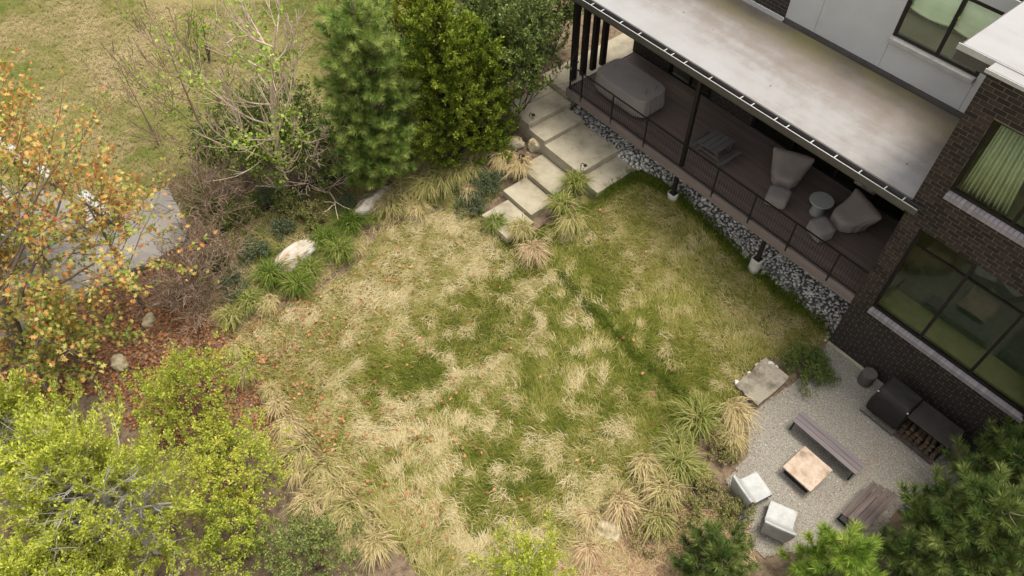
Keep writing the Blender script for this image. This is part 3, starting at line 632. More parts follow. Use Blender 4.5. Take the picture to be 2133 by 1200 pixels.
for yy in (-.60, .52):
    MB().box(-.29, .29, yy-.02, yy+.02, .345, .384).box(-.29, -.25, yy-.02, yy+.02, .04, .345).box(.25, .29, yy-.02, yy+.02, .04, .345).box(-.29, .29, yy-.02, yy+.02, 0, .04).build('leg', M['black_metal'], t)
def white_chair(x, y, rz, label):
    t = empty('moulded_chair', (x, y, 0), label, 'chair', 'white chairs by the fire table', rz)
    # side profile in (y,z), facing +Y: a folded shell
    prof = [(.35, .0), (.34, .20), (.335, .335), (.30, .36), (.05, .33), (-.10, .32), (-.17, .37), (-.28, .56), (-.37, .70), (-.41, .725), (-.445, .69), (-.43, .45), (-.41, .2), (-.39, .0)]
    n = len(prof); W = 9
    V = []; F = []
    for k in range(W):
        s = k/(W-1)*2-1; x_ = s*.315
        for i, (a, b) in enumerate(prof):
            dip = .022*(1-s*s) if 3 <= i <= 9 else 0
            wide = 1+(.13 if 7 <= i <= 10 else (.05 if i in (6, 11) else 0))-(.10 if i in (0, 13) else 0)
            V.append((x_*wide, a, b-dip))
    for k in range(W-1):
        for i in range(n-1): F.append((k*n+i, k*n+i+1, (k+1)*n+i+1, (k+1)*n+i))
    o = MB().add(V, F).build('shell', M['white_plastic'], t, 0, True)
    m = o.modifiers.new('solid', 'SOLIDIFY'); m.thickness = .022; m.offset = -1
    o.modifiers.new('sub', 'SUBSURF').render_levels = 2; o.modifiers['sub'].levels = 2
    for sx in (-1, 1):
        MB().loft([[(sx*.24+d, y_, z_) for (y_, z_) in ((.25, 0), (.20, .29), (-.12, .28), (-.30, .34), (-.32, 0))] for d in (-.01, .01)]).build('side_panel', M['galv'], t)
white_chair(-1.88, 8.68, -.25, 'white moulded chair nearer the tall grasses, facing the fire table')
white_chair(-1.02, 8.60, .42, 'white moulded chair nearer the pines, facing the fire table')
t = empty('drum_stool', (-1.98, 13.42, 0), 'brown grey cylindrical stool standing against the brick wall', 'stool')
lathe([(.185, 0), (.195, .05), (.195, .40), (.185, .42)]).build('body', M['drum'], t, 0, False)
lathe([(.165, .4205), (.17, .43), (.16, .437)]).build('lid', M['drum'], t)
# covered grill and log store
t = empty('covered_grill', (-1.08, 12.98, 0), 'black fabric cover over the grill against the brick wall', 'grill')
def rr(hx0, hx1, hy0, hy1, z, n=12):
    out = []
    for (a, b, cxx, cyy) in ((hx1, hy1, 0, 0), (hx0, hy1, 1, 0), (hx0, hy0, 2, 0), (hx1, hy0, 3, 0)):
        for i in range(n): 
            th = (cxx+i/n)*math.pi/2; r = .05
            out.append((a-math.copysign(r, a)+r*math.cos(th), b-math.copysign(r, b)+r*math.sin(th), z))
    return out
rings = [rr(-.45, .44, -.36, .36, .02), rr(-.45, .44, -.36, .36, .5), rr(-.44, .43, -.35, .36, .85), rr(-.43, .42, -.28, .36, .97), rr(-.40, .40, -.22, .34, 1.03), rr(-.3, .3, -.12, .25, 1.045)]
o = MB().loft(rings).build('fabric_cover', M['cover_black'], t, 0, True); wrinkle(o, .045, .2)
MB().box(-.47, .46, -.385, -.362, 0, .05).build('base_rail', M['plank_dark'], t)
for (x, y) in ((-.41, -.30), (.40, -.30)): box('toggle', x-.02, x+.02, y-.015, y+.015, .965, 1.0, M['galv'], t, .005)
t = empty('log_store', (-.11, 13.02, 0), 'dark steel counter with an open firewood bay beside the covered grill', 'log store')
box('countertop', -.53, .56, -.34, .36, .86, .90, M['steel_top'], t, .006)
box('back_panel', -.51, .54, .33, .35, .03, .859, M['steel_top'], t)
for x in (-.52, .53): box('side_panel', x-.012, x+.012, -.22, .329, .03, .859, M['steel_top'], t)
box('bay_floor', -.52, .54, -.35, .35, 0, .029, M['plank_dark'], t)
box('front_lip', -.52, .54, -.37, -.352, 0, .06, M['plank_dark'], t)
rl = random.Random(5); k = 0
logs = ('split log at the front left of the firewood bay', 'split log lying in the middle of the firewood bay', 'split log at the right of the firewood bay')
for row in range(3):
    for i in range(7):
        x = -.44+i*.145+rl.uniform(-.02, .02); z = .10+row*.13; y = -.30+rl.uniform(-.03, .05)+row*.05; L_ = .38
        a = rl.uniform(-.3, .3); pts = [(.065*math.cos(q+a)*rl.uniform(.8, 1.1), .065*math.sin(q+a)*rl.uniform(.8, 1.1)) for q in (0, .7, 1.4, 2.6, 3.9, 5.0)]
        sk = rl.uniform(-.12, .12)
        o = MB().loft([[(x+p[0]+sk*s, y+L_*s, z+p[1]) for p in pts] for s in (0, .5, 1)]).build('split_log', M['firewood'])
        o.location = (-.11, 13.02, 0)
        tag(o, 'pale split log stacked in the firewood bay under the steel counter', 'firewood', 'logs stacked in the log store')
# stepping boulder slab between lawn and gravel
def rock_mesh(name, sx, sy, sz, seed, mat, sub=3, flat=.75, rough=.22):
    bm = bmesh.new(); bmesh.ops.create_icosphere(bm, subdivisions=sub, radius=1)
    rr_ = np.random.default_rng(seed); pl = rr_.normal(size=(14, 3)); pl /= np.linalg.norm(pl, axis=1)[:, None]; dd = rr_.uniform(flat-.15, flat+.2, 14)
    for v in bm.verts:
        p = np.array(v.co)
        for n_, d_ in zip(pl, dd):
            e = p@n_-d_
            if e > 0: p = p-n_*e
        k = 1+rough*(float(vn(p[0]*2.2+seed, p[1]*2.2+p[2]*1.7, 1.5, seed))-.5)+rough*.4*(float(vn(p[0]*6+seed, p[1]*6+p[2]*5, 1.5, seed+1))-.5)
        v.co = (p[0]*k*sx, p[1]*k*sy, p[2]*k*sz)
    me = bpy.data.meshes.new(name); bm.to_mesh(me); bm.free(); me.materials.append(M[mat]); return me
bm = bmesh.new(); bmesh.ops.create_grid(bm, x_segments=26, y_segments=44, size=.5)
for v in bm.verts:
    x, y = v.co.x, v.co.y; e = max(abs(x), abs(y))*2
    jag = .10*(float(vn(x*6+3, y*6, 1, 8))-.5)*(e > .8)
    v.co.x = x*(.76+jag*1.2); v.co.y = y*(1.26+jag)
    rim = max(0, (-x-.34)/.16)*.0+0
    v.co.z = .155+.02*(float(vn(x*4, y*4, 1, 5))-.5)+(.05*float(vn(x*9, y*9, 1, 6)) if (y > .40 or x < -.42) else 0)
r = bmesh.ops.extrude_face_region(bm, geom=bm.faces[:]); 
for el in r['geom']:
    if isinstance(el, bmesh.types.BMVert): el.co.z = -.1
me = bpy.data.meshes.new('stone_slab'); bm.normal_update(); bmesh.ops.recalc_face_normals(bm, faces=bm.faces[:]); bm.to_mesh(me); bm.free(); me.materials.append(M['slabrock'])
o = link('stone_slab', me); o.location = (-3.66, 11.24, 0); tag(o, 'flat weathered stone slab set between the lawn and the gravel', 'stone')
rim = []
for k, (x, y, s) in enumerate([(-4.03, 11.55, .09), (-4.0, 11.75, .08), (-3.86, 11.86, .1), (-3.7, 11.88, .07), (-4.02, 11.2, .06), (-4.05, 10.72, .07)]):
    o = link('stone_chip', rock_mesh('stone_chip', s*1.3, s, s*.6, 40+k, 'stone', 2)); o.location = (x-o.location.x+3.66, y-11.24, .13); o.parent = bpy.data.objects['stone_slab']
# boulders and rocks
def rock(name, px, py, sx, sy, sz, rz, seed, label, mat='boulder', dz=0, tilt=0):
    p = atg(px, py, sz*.3); o = link(name, rock_mesh(name, sx, sy, sz, seed, mat)); o.location = (p[0], p[1], p[2]+sz*.35+dz); o.rotation_euler = (tilt, 0, rz); return tag(o, label, 'rock')
rock('boulder', 617, 538, 1.0, .36, .42, 1.75, 3, 'long white limestone boulder between the green sedges in the left bed', tilt=.25)
rock('boulder', 772, 430, .95, .36, .50, 1.78, 11, 'white and rust boulder lying below the tall pine', tilt=.3)
rock('rock', 250, 756, .30, .24, .24, .3, 5, 'pale rounded rock on the leaf litter below the orange oak', 'rock_yellow')
rock('rock', 313, 668, .16, .26, .24, .4, 6, 'narrow pale rock at the lower edge of the oak leaves', 'rock_yellow')
rock('rock', 1112, 303, .30, .24, .26, .6, 7, 'yellowish rock beside the middle concrete step', 'rock_yellow')
rock('rock', 1068, 300, .42, .22, .28, .9, 8, 'yellowish rock among dry grasses left of the steps', 'rock_yellow')
rock('rock', 1040, 262, .26, .30, .34, .2, 9, 'tall yellowish rock under the cedar beside the steps', 'rock_yellow')
rock('rock', 1072, 312, .15, .12, .12, .2, 10, 'small bright white rock in the dry grass by the steps', 'concrete_pale', .1)
rock('rock', 1270, 1100, .42, .34, .30, .5, 12, 'mossy tan rock among vines at the bottom edge of the lawn', 'rock_yellow', -.12)
rock('rock', 447, 538, .14, .10, .10, .5, 13, 'small white rock near the twiggy shrub')
# path lights
for (px, py, lab) in ((1103, 268, 'black path light beside the upper concrete steps'), (1208, 372, 'black path light in the spiky grass beside the lowest step'), (1082, 352, 'black path light among the dry grasses below the steps')):
    p = atg(px, py); p[2] += .1
    t = empty('path_light', p, lab, 'path light', 'path lights by the steps')
    MB().tube([(0, 0, -.15), (0, 0, .52), (.03, .01, .56), (.14, .02, .57)], .013, 8).build('stem', M['black_metal'], t)
    MB().loft([[(.16+r_*math.cos(a), .02+r_*math.sin(a), z) for a in np.linspace(0, 6.283, 17)[:-1]] for r_, z in ((.015, .60), (.045, .58), (.06, .545))]).build('lamp_head', M['bronze'], t)
# black edging pipe in the left bed
pts = []
for (px, py) in ((415, 512), (455, 490), (540, 443), (600, 412), (660, 385), (740, 352), (800, 330)):
    p = atg(px, py); pts.append((p[0], p[1], p[2]+.05))
o = MB().tube(pts, .075, 10).build('drain_pipe', M['edging'], None, 0, True); tag(o, 'black pipe running along the back of the left bed', 'pipe')

# ------------------------------------------------------------------ neighbour's terrace at the far left
TER = wpoly([(352, 393), (395, 478), (388, 505), (330, 545), (240, 585), (60, 690), (-120, 760), (-200, 560), (-80, 400), (105, 380), (165, 440), (255, 452)])
mb = MB(); n = len(TER); mb.loft([[(x, y, -.1) for x, y in TER], [(x, y, .12) for x, y in TER]])
o = mb.build('concrete_terrace', M['concrete_pale'], None, .01); tag(o, kind='structure')
def capped_wall(a, b, h, label):
    A = at(*a, h); B = at(*b, h); d = B-A; d /= np.linalg.norm(d); nrm = np.array([-d[1], d[0], 0])*.15
    t = empty('low_wall', (A[0], A[1], 0), label, 'wall')
    def pr(z0, z1, w_): 
        q = nrm*w_; c = [(-q), (B-A-q), (B-A+q), (q)]
        return MB().hexa([(v[0], v[1], z0) for v in c]+[(v[0], v[1], z1) for v in c])
    pr(-.1, h-.081, .8).build('wall_body', M['plank_grey'], t); pr(h-.08, h, 1.0).build('cap_stone', M['white_plastic'], t, .01)
capped_wall((-30, 275), (112, 372), .55, 'low wall with a white cap behind the orange oak leaves, farther left')
capped_wall((168, 400), (240, 452), .55, 'short low wall with a white cap at the corner of the concrete terrace')
p = at(182, 452, .4); t = empty('slatted_bench', (p[0], p[1], 0), 'slatted pale bench on the terrace beside the short capped wall', 'bench', rz=.1)
for i in range(7): box('slat', -.45+i*.13, -.36+i*.13, -.22, .22, .36, .40, M['white_plastic'], t, .004)
for y in (-.18, .18): box('rail', -.46, .46, y-.02, y+.02, .30, .359, M['bronze'], t)
for (x, y) in ((-.42, -.18), (.42, -.18), (-.42, .18), (.42, .18)): box('leg', x-.02, x+.02, y-.02, y+.02, .1, .30, M['bronze'], t)
p = at(5, 500, .7); t = empty('terrace_table', (p[0], p[1], .12), 'white rectangular table at the left edge under the oak leaves', 'table', rz=.05)
box('tabletop', -.55, .55, -.45, .45, .55, .60, M['white_plastic'], t, .02)
for (x, y) in ((-.48, -.38), (.48, -.38), (-.48, .38), (.48, .38)): box('leg', x-.03, x+.03, y-.03, y+.03, 0, .549, M['white_plastic'], t)
p = at(5, 418, .6); t = empty('slatted_chair', (p[0], p[1], .12), 'white slatted chair at the left edge above the white table', 'chair', rz=.2)
for i in range(6): box('slat', -.32+i*.11, -.25+i*.11, -.3, .3, .38, .41, M['white_plastic'], t, .004)
for i in range(5): MB().beam((-.28+i*.14, .31, .36), (-.28+i*.14, .45, .85), .07, .02).build('back_slat', M['white_plastic'], t)
for (x, y) in ((-.3, -.26), (.3, -.26), (-.3, .26), (.3, .26)): box('leg', x-.025, x+.025, y-.025, y+.025, 0, .379, M['white_plastic'], t)

# ------------------------------------------------------------------ plant geometry
def ribbons(P_, W_, S_, c, taper=None):
    n, k, _ = P_.shape
    tp = np.linspace(1, .15, k) if taper is None else np.asarray(taper)
    off = S_[:, None, :]*(W_[:, None]*tp[None, :]*.5)[:, :, None]
    V = np.stack([P_-off, P_+off], 2).reshape(-1, 3)
    b = (np.arange(n)*k*2)[:, None]+(np.arange(k-1)*2)[None, :]
    F = np.stack([b, b+1, b+3, b+2], -1).reshape(-1, 4)
    return V, F, np.repeat(c, k*2)
def unit(v): return v/np.maximum(np.linalg.norm(v, axis=-1, keepdims=True), 1e-9)
TPL = {
 'leaf': (np.array([[0, 0, 0], [.5, -.30, .06], [1, 0, -.04], [.5, .30, .06]]), np.array([[0, 1, 2], [0, 2, 3]])),
 'needle': (np.array([[0, -.5, 0], [0, .5, 0], [1, 0, 0]]), np.array([[0, 1, 2]])),
 'spray': (np.array([[0, 0, 0], [.62, -.24, .04], [1, .04, -.05], [.5, .2, .03]]), np.array([[0, 1, 2], [0, 2, 3]])),
 'oak': (np.array([[0, 0, 0], [.25, -.10, 0], [.38, -.38, .05], [.48, -.12, 0], [.72, -.34, .06], [.70, -.09, 0], [1, 0, -.08], [.70, .09, 0], [.72, .34, .06], [.48, .12, 0], [.38, .38, .05], [.25, .10, 0]]), np.array([[0, 1, 11], [1, 2, 3], [1, 3, 9], [1, 9, 11], [11, 9, 10], [3, 4, 5], [3, 5, 7], [3, 7, 9], [9, 7, 8], [5, 6, 7]])),
}
def foliage(C, D, N, size, c, tpl='leaf', wid=1.0):
    tv, tf = TPL[tpl]; n = len(C)
    D = unit(D); S = unit(np.cross(N, D)); U = np.cross(D, S)
    sz = np.asarray(size).reshape(-1, 1, 1)*np.ones((n, 1, 1)); wd = np.asarray(wid).reshape(-1, 1, 1)*np.ones((n, 1, 1))
    V = C[:, None, :]+sz*(tv[None, :, 0:1]*D[:, None, :]+wd*tv[None, :, 1:2]*S[:, None, :]+tv[None, :, 2:3]*U[:, None, :])
    F = tf[None]+(np.arange(n)*len(tv))[:, None, None]
    return V.reshape(-1, 3), F.reshape(-1, 3), np.repeat(c, len(tv))
def rdir(r, n, up=0.0):
    v = r.normal(size=(n, 3)); v[:, 2] += up; return unit(v)

class Skel:
    """branch skeleton: polylines with radii; tips keep (point, direction)"""
    def __init__(s, seed): s.r = np.random.default_rng(seed); s.br = []; s.tips = []
    def grow(s, p, d, L, rad, lev, spread=.7, kids=(4, 6), ratio=.62, bend=.18, up=.08, first=.35, segs=6):
        r = s.r; p = np.array(p, float); d = unit(np.array(d, float)); pts = [p.copy()]; dirs = [d]
        for i in range(segs):
            d = unit(d+r.normal(size=3)*bend/segs*2.2+np.array([0, 0, up/segs])); p = p+d*L/segs; pts.append(p.copy()); dirs.append(d)
        rads = np.linspace(rad, rad*(.45 if lev > 0 else .25), segs+1); s.br.append((np.array(pts), rads, lev))
        if lev == 0: s.tips.append((pts, d)); return
        for k in range(r.integers(kids[0], kids[1]+1)):
            t = first+(1-first)*(k+r.uniform(0, 1))/kids[1]; t = min(t, .99); i = int(t*segs); q = pts[i]+(pts[min(i+1, segs)]-pts[i])*(t*segs-i)
            a = unit(np.cross(dirs[i], r.normal(size=3))); nd = unit(dirs[i]*(1-spread*.55)+a*spread)
            s.grow(q, nd, L*ratio*r.uniform(.75, 1.2)*(1.15-.45*t), max(rads[i]*.6, .004), lev-1, spread, kids, ratio, bend, up, first, max(4, segs-1))
        s.grow(pts[-1], d, L*ratio, rads[-1], lev-1, spread, kids, ratio, bend, up, first, max(4, segs-1))
    def mesh(s, name, mat, sides=(3, 4, 6, 8, 10), minr=.0):
        V = []; F = []; nb = 0
        for pts, rads, lev in s.br:
            if lev == 0 and len(pts) > 4: pts = pts[[0, 2, len(pts)-1]]; rads = rads[[0, 2, len(rads)-1]]
            n = sides[min(lev, len(sides)-1)]; m_ = len(pts)
            d = np.gradient(pts, axis=0); d = unit(d); a = np.array([.31, .52, .79]); rr_ = unit(np.cross(d, a)); u = np.cross(d, rr_)
            th = np.arange(n)*2*math.pi/n
            ring = pts[:, None, :]+np.maximum(rads, minr)[:, None, None]*(rr_[:, None, :]*np.cos(th)[None, :, None]+u[:, None, :]*np.sin(th)[None, :, None])
            V.append(ring.reshape(-1, 3)); b = nb+(np.arange(m_-1)*n)[:, None]; j = np.arange(n)[None, :]; j2 = (np.arange(n)+1)[None, :] % n
            F.append(np.stack([b+j, b+j2, b+n+j2, b+n+j], -1).reshape(-1, 4)); nb += m_*n
        return mesh_np(name, np.concatenate(V), np.concatenate(F), 4, M[mat], smooth=True)
    def samples(s, levs, per_m, jit=0.0, bare=0.0):
        P_, D_ = [], []
        for pts, rads, lev in s.br:
            if lev in levs and not (bare and float(fbm(pts[2][0]*1.0+50, pts[2][1]+pts[2][2]*.8+50, 1.4, 77)) < bare):
                L = np.linalg.norm(pts[-1]-pts[0]); n = max(1, s.r.poisson(L*per_m)); t = s.r.uniform(.1, 1, n)*(len(pts)-1); i = np.minimum(t.astype(int), len(pts)-2)
                P_.append(pts[i]+(pts[i+1]-pts[i])*(t-i)[:, None]); D_.append(unit(pts[i+1]-pts[i]))
        P_ = np.concatenate(P_); return P_+s.r.normal(size=P_.shape)*jit, np.concatenate(D_)
def tree(name, label, cat, base, parts, group=None):
    t = empty(name, base, label, cat, group)
    for nm, me in parts: link(nm, me, t)
    return t
def cl(x): return np.clip(x, .01, .99)
def add_leaves(nm, P_, D_, r, size, mat, tpl='leaf', cbase=.45, cvar=.2, up=.5, out=.5, wid=1.0, clump=1.5, cseed=1, extra=0):
    n = len(P_); D = unit(D_*out+rdir(r, n, up)*.9); N = unit(rdir(r, n, .9))
    c = cl(cbase+cvar*r.normal(size=n)+.5*(fbm(P_[:, 0]+P_[:, 2]*.7, P_[:, 1]-P_[:, 2]*.5, clump, cseed)-.5)+extra)
    V, F, a = foliage(P_, D, N, size*r.uniform(.65, 1.25, n), c, tpl, wid)
    return (nm, mesh_np(nm, V, F, 3, M[mat], a))

# ---------------- oak with turning leaves
def oak(px, py, h, seed, label, lean=(0, 0), rad=.17, n1=7, dens=15, crown=1.0, cb=.5):
    b = atg(px, py); s = Skel(seed); r = s.r
    tr = [np.array([0, 0, -.2]), np.array([.05, .0, h*.2]), np.array([lean[0]*.5, lean[1]*.5, h*.45]), np.array([lean[0]*.8, lean[1]*.8, h*.7]), np.array([lean[0], lean[1], h*.93])]
    s.br.append((np.array(tr), np.array([rad*1.25, rad, rad*.8, rad*.55, rad*.2]), 4))
    for k in range(n1*3):
        t = .30+.68*k/(n1*3); i = min(int(t*4), 3); q = tr[i]+(tr[i+1]-tr[i])*(t*4-i); a = k*2.4+r.uniform(-.4, .4)
        L = crown*h*.30*(1.25-.85*t)*r.uniform(.75, 1.15)
        s.grow(q, (math.cos(a), math.sin(a), .42+.5*t), L, rad*.34*(1.1-.7*t), 2, .65, (3, 4), .6, .22, .1, .3)
    P_, D_ = s.samples((0, 1), dens*1.05, .06)
    hz = P_[:, 2]/h
    return tree('oak_tree', label, 'tree', b, [('trunk', s.mesh('trunk', 'bark')), add_leaves('crown', P_, D_, r, .14, 'oak_leaf', 'oak', cb, .23, .1, .7, 1.0, .9, seed, extra=.25*(hz-.6))])
oak(112, 800, 8.4, 21, 'large oak with a thick leaning trunk and orange leaves at the left edge', (-.2, 1.2), .19, 9, 15, 1.15, .36)
oak(300, 640, 4.6, 22, 'smaller oak with thin branches of orange and green leaves beside the concrete terrace', (.0, .25), .06, 7, 13, 1.3, .34)
oak(105, 560, 6.2, 23, 'oak with orange crown rising behind the large leaning one, over the white capped wall', (.1, .3), .09, 9, 14, 1.3, .39)

oak(175, 770, 3.0, 24, 'low oak branches with green and rusty leaves above the leaf litter', (.2, .3), .05, 6, 26, 1.35, .34)
oak(40, 700, 4.6, 25, 'oak branches with pinkish orange leaves at the left edge below the terrace', (.0, .3), .07, 7, 20, 1.2, .42)

# ---------------- bare trees and twiggy shrubs
def bare(name, px, py, h, seed, label, mat, rad, n1, spread=.6, lev=2, lean=(0, 0), crown=.42, vine=0, minr=.006, cat='tree', low=.12, twig=(4, 5), up=.35, bend=.35):
    b = atg(px, py); s = Skel(seed); r = s.r
    tr = [np.array([lean[0]*t*t+.08*math.sin(t*5), lean[1]*t*t, h*t*.9-.1]) for t in np.linspace(0, 1, 7)]
    s.br.append((np.array(tr), rad*np.linspace(1.1, .25, 7), 4))
    for k in range(n1):
        t = low+(.95-low)*(k+r.uniform(0, .8))/n1; i = min(int(t*6), 5); q = tr[i]+(tr[i+1]-tr[i])*(t*6-i); a = k*2.4+r.uniform(-.5, .5)
        s.grow(q, (math.cos(a), math.sin(a), .30+.55*t), crown*h*r.uniform(.7, 1.1)*(1.15-.6*t), rad*.36, lev, spread, twig, .60, bend, up, .25)
    parts = [('trunk', s.mesh('trunk', mat, minr=minr))]
    if vine:
        P_, D_ = s.samples((1, 2, 4), vine, .12); k = r.uniform(size=len(P_)) < cl(fbm(P_[:, 0]*1.0, P_[:, 2], 1.1, seed)*2.4-1.05); P_ = P_[k]; D_ = D_[k]
        if len(P_): parts.append(add_leaves('vine_leaves', P_, D_, r, .11, 'vine_leaf', 'leaf', .5, .22, .3, .2, 1.4))
    return tree(name, label, cat, b, parts)
bare('bare_tree', 597, 392, 6.6, 31, 'bare tan-branched young tree with a bit of green vine, left of the tall pine', 'bark_tan', .095, 20, .5, 2, (.75, .95), .34, 80, .0125, twig=(3, 4), up=.7, bend=.2, low=.18)
bare('bare_tree', 462, 372, 6.0, 32, 'thin dark bare tree with scattered green leaves at the lawn edge', 'bark_red', .05, 13, .45, 2, (.0, .1), .30, 30, .009, twig=(3, 4), up=.7, bend=.2)
bare('twiggy_shrub', 415, 650, 1.9, 33, 'leafless brown twiggy shrub at the corner of the concrete terrace', 'bark_red', .026, 24, .6, 2, (.1, .2), .6, 0, .009, 'shrub', .02)
bare('twiggy_shrub', 455, 470, 2.2, 34, 'tangled bare reddish shrub in front of the thin dark tree', 'bark_red', .024, 24, .7, 2, (.1, .0), .6, 0, .009, 'shrub', .02)
bare('twiggy_shrub', 650, 385, 1.9, 35, 'low spreading bare branches around the foot of the bare tan tree', 'bark_tan', .024, 18, .75, 2, (.3, .0), .7, 0, .010, 'shrub', .02)
bare('twiggy_shrub', 455, 560, 1.5, 37, 'reddish brown brush between the concrete terrace and the grey-green bushes', 'bark_red', .024, 22, .7, 2, (.1, .1), .62, 0, .009, 'shrub', .02)
bare('twiggy_shrub', 415, 610, 1.5, 38, 'reddish brown brush right at the terrace corner below the other twigs', 'bark_red', .024, 22, .7, 2, (.0, .1), .6, 0, .009, 'shrub', .02)
bare('twiggy_shrub', 330, 300, 3.6, 36, 'faint bare shrub standing on the far tan lawn', 'bark_red', .03, 10, .5, 2, (.0, .0), .34, 0, .007, 'shrub', .05, twig=(2, 3), up=.6, bend=.2)

# ---------------- pines
def pine(px, py, h, rad, seed, label, mat, top=1.0, needles=95, nl=.20, whorl=.30, cb=.45, base=None, zlow=.10, power=.75, per=6):
    b = atg(px, py) if base is None else np.array(base); s = Skel(seed); r = s.r
    tr = np.array([[.06*math.sin(t*4), .05*math.cos(t*3), h*t-.1] for t in np.linspace(0, 1, 8)]); s.br.append((tr, np.linspace(.10, .015, 8)*h/6, 4))
    SP, SD, SL = [], [], []
    z = zlow*h
    while z < h*.98:
        f = 1-z/h; nbr = per if z < h*.9 else 3
        for k in range(nbr):
            a = r.uniform(0, 2*math.pi/nbr)+k*2*math.pi/nbr; L = rad*min(1, (f*1.15)**power+.08)*r.uniform(.72, 1.12)
            zz = z+r.uniform(-.1, .1); d = np.array([math.cos(a), math.sin(a), .25]); pts = [np.array([0, 0, zz])+d*np.array([L*t, L*t, L*(t*.6+t*t*1.1)]) for t in np.linspace(0, 1, 5)]
            pts = np.array(pts); s.br.append((pts, np.linspace(.022, .008, 5), 1))
            ns = max(1, int(L/.25))
            for j in range(ns):
                t = 1-j*.25/max(L, .25)+r.uniform(-.05, .05); t = max(.08, min(1, t)); i = min(int(t*4), 3); q = pts[i]+(pts[i+1]-pts[i])*(t*4-i)
                for sgn in ((0,) if j == 0 else (-1, 1)):
                    side = np.array([-math.sin(a), math.cos(a), 0])*sgn; dd = unit(d*np.array([1, 1, 1.2])+side*.9+np.array([0, 0, .5])+r.normal(size=3)*.18)
                    SP.append(q); SD.append(dd); SL.append(r.uniform(.22, .36))
        z += whorl*r.uniform(.8, 1.2)
    for j in range(26):
        a = j*2.4; SP.append(np.array([.04*math.cos(a), .04*math.sin(a), h*(.72+.25*j/26)])); SD.append(unit(np.array([math.cos(a), math.sin(a), .55+.6*j/26]))); SL.append(.34)
    SP.append(np.array([0, 0, h*.97])); SD.append(np.array([0, 0, 1.])); SL.append(.45)
    SP = np.array(SP); SD = np.array(SD); SL = np.array(SL); n = len(SP)
    for q, d, L in zip(SP, SD, SL): s.br.append((np.array([q, q+d*L*.5, q+d*L]), np.array([.008, .006, .004]), 0))
    t = r.uniform(.15, 1.05, (n, needles)); C = SP[:, None]+SD[:, None]*(SL[:, None]*t)[:, :, None]
    rad_d = rdir(r, n*needles).reshape(n, needles, 3); rad_d -= (rad_d*SD[:, None]).sum(-1, keepdims=True)*SD[:, None]; rad_d = unit(rad_d)
    D = unit(SD[:, None]*(.35+.8*t[:, :, None])+rad_d*.95+np.array([0, 0, .10]))
    C = C.reshape(-1, 3); D = D.reshape(-1, 3); N = rdir(r, len(C), .8)
    sc = np.repeat(r.normal(size=n)*.17, needles)
    c = cl(cb+sc+.13*r.normal(size=len(C))+.10*(t.ravel()-.5)+.35*(fbm(C[:, 0]+C[:, 2], C[:, 1], 1.1, seed)-.5))
    V, F, a = foliage(C, D, N, nl*r.uniform(.75, 1.15, len(C)), c, 'needle', .075)
    return tree('pine_tree', label, 'tree', b, [('trunk', s.mesh('trunk', 'bark')), ('needles', mesh_np('needles', V, F, 3, M[mat], a))])
pine(806, 388, 6.6, 1.3, 41, 'tall bluish green pine left of the yellow-green cedar', 'pine_needle', needles=120, cb=.60, power=.42, whorl=.27, nl=.24)
pine(0, 0, 3.2, 1.36, 42, 'large dark pine filling the lower right corner', 'pine_dark', needles=120, nl=.22, base=at(2035, 1112, 2.0)*[1, 1, 0], cb=.5, power=.5, zlow=.12, per=7)
pine(0, 0, 2.9, 1.35, 43, 'dark pine between the log store and the right edge of the picture', 'pine_dark', needles=110, nl=.22, base=at(2125, 1010, 1.6)*[1, 1, 0], cb=.46, power=.55, per=7)
pine(0, 0, 2.3, .72, 44, 'bright green young pine at the bottom edge below the wooden bench', 'pine_bright', needles=120, nl=.22, base=at(1745, 1176, 1.4)*[1, 1, 0], cb=.5, power=.6)
pine(0, 0, 1.5, .72, 45, 'rounded dark green pine at the bottom edge below the white chairs', 'pine_dark', needles=120, nl=.20, base=at(1492, 1182, .9)*[1, 1, 0], cb=.55, power=.45, whorl=.22, per=7)
pine(0, 0, 1.8, .7, 46, 'half hidden pine at the bottom edge between the bright pine and the dark corner pine', 'pine_dark', needles=100, nl=.2, base=at(1880, 1175, 1.1)*[1, 1, 0], cb=.5, power=.55, per=7)

# ---------------- cedars
def cedar(base, h, rad, seed, label, mat, bark='bark_silver', nb=70, dens=60, leaf=.085, cb=.5, power=.8, zlow=.08, droop=.0, px=None, lev=1, show=.03, kids=(4, 6), bare=0.0):
    b = atg(*px) if px else np.array(base, float); s = Skel(seed); r = s.r
    tr = np.array([[.1*math.sin(t*4+seed), .1*math.cos(t*3), h*t*.97-.1] for t in np.linspace(0, 1, 8)]); s.br.append((tr, np.linspace(show*3, .015, 8), 4))
    for k in range(nb):
        t = zlow+(1-zlow)*(k+r.uniform(0, 1))/nb; z = h*t; a = k*2.399+r.uniform(-.3, .3); L = rad*min(1, (1.12*(1-t))**power+.10)*r.uniform(.6, 1.12)
        i = min(int(t*7), 6); q = tr[i]+(tr[i+1]-tr[i])*(t*7-i)
        s.grow(q, (math.cos(a), math.sin(a), .35+.6*t-droop), L*.72, show*(1.05-.7*t), lev, .62, kids, .55, .25, .35, .35, 5)
    P_, D_ = s.samples(tuple(range(lev)), dens*.64, .03, bare); n = len(P_)
    D = unit(D_*.85+rdir(r, n, .55)*.75); N = rdir(r, n, .8)
    cc = .5*(fbm(P_[:, 0]+P_[:, 2]*.6, P_[:, 1]-P_[:, 2]*.4, 1.7, seed)-.5)
    c = cl(cb+cc+.16*r.normal(size=n))
    V, F, at_ = foliage(P_, D, N, leaf*1.22*r.uniform(.6, 1.4, n), c, 'spray', 1.0)
    return tree('cedar_tree', label, 'tree', b, [('trunk', s.mesh('trunk', bark)), ('crown', mesh_np('crown', V, F, 3, M[mat], at_))])
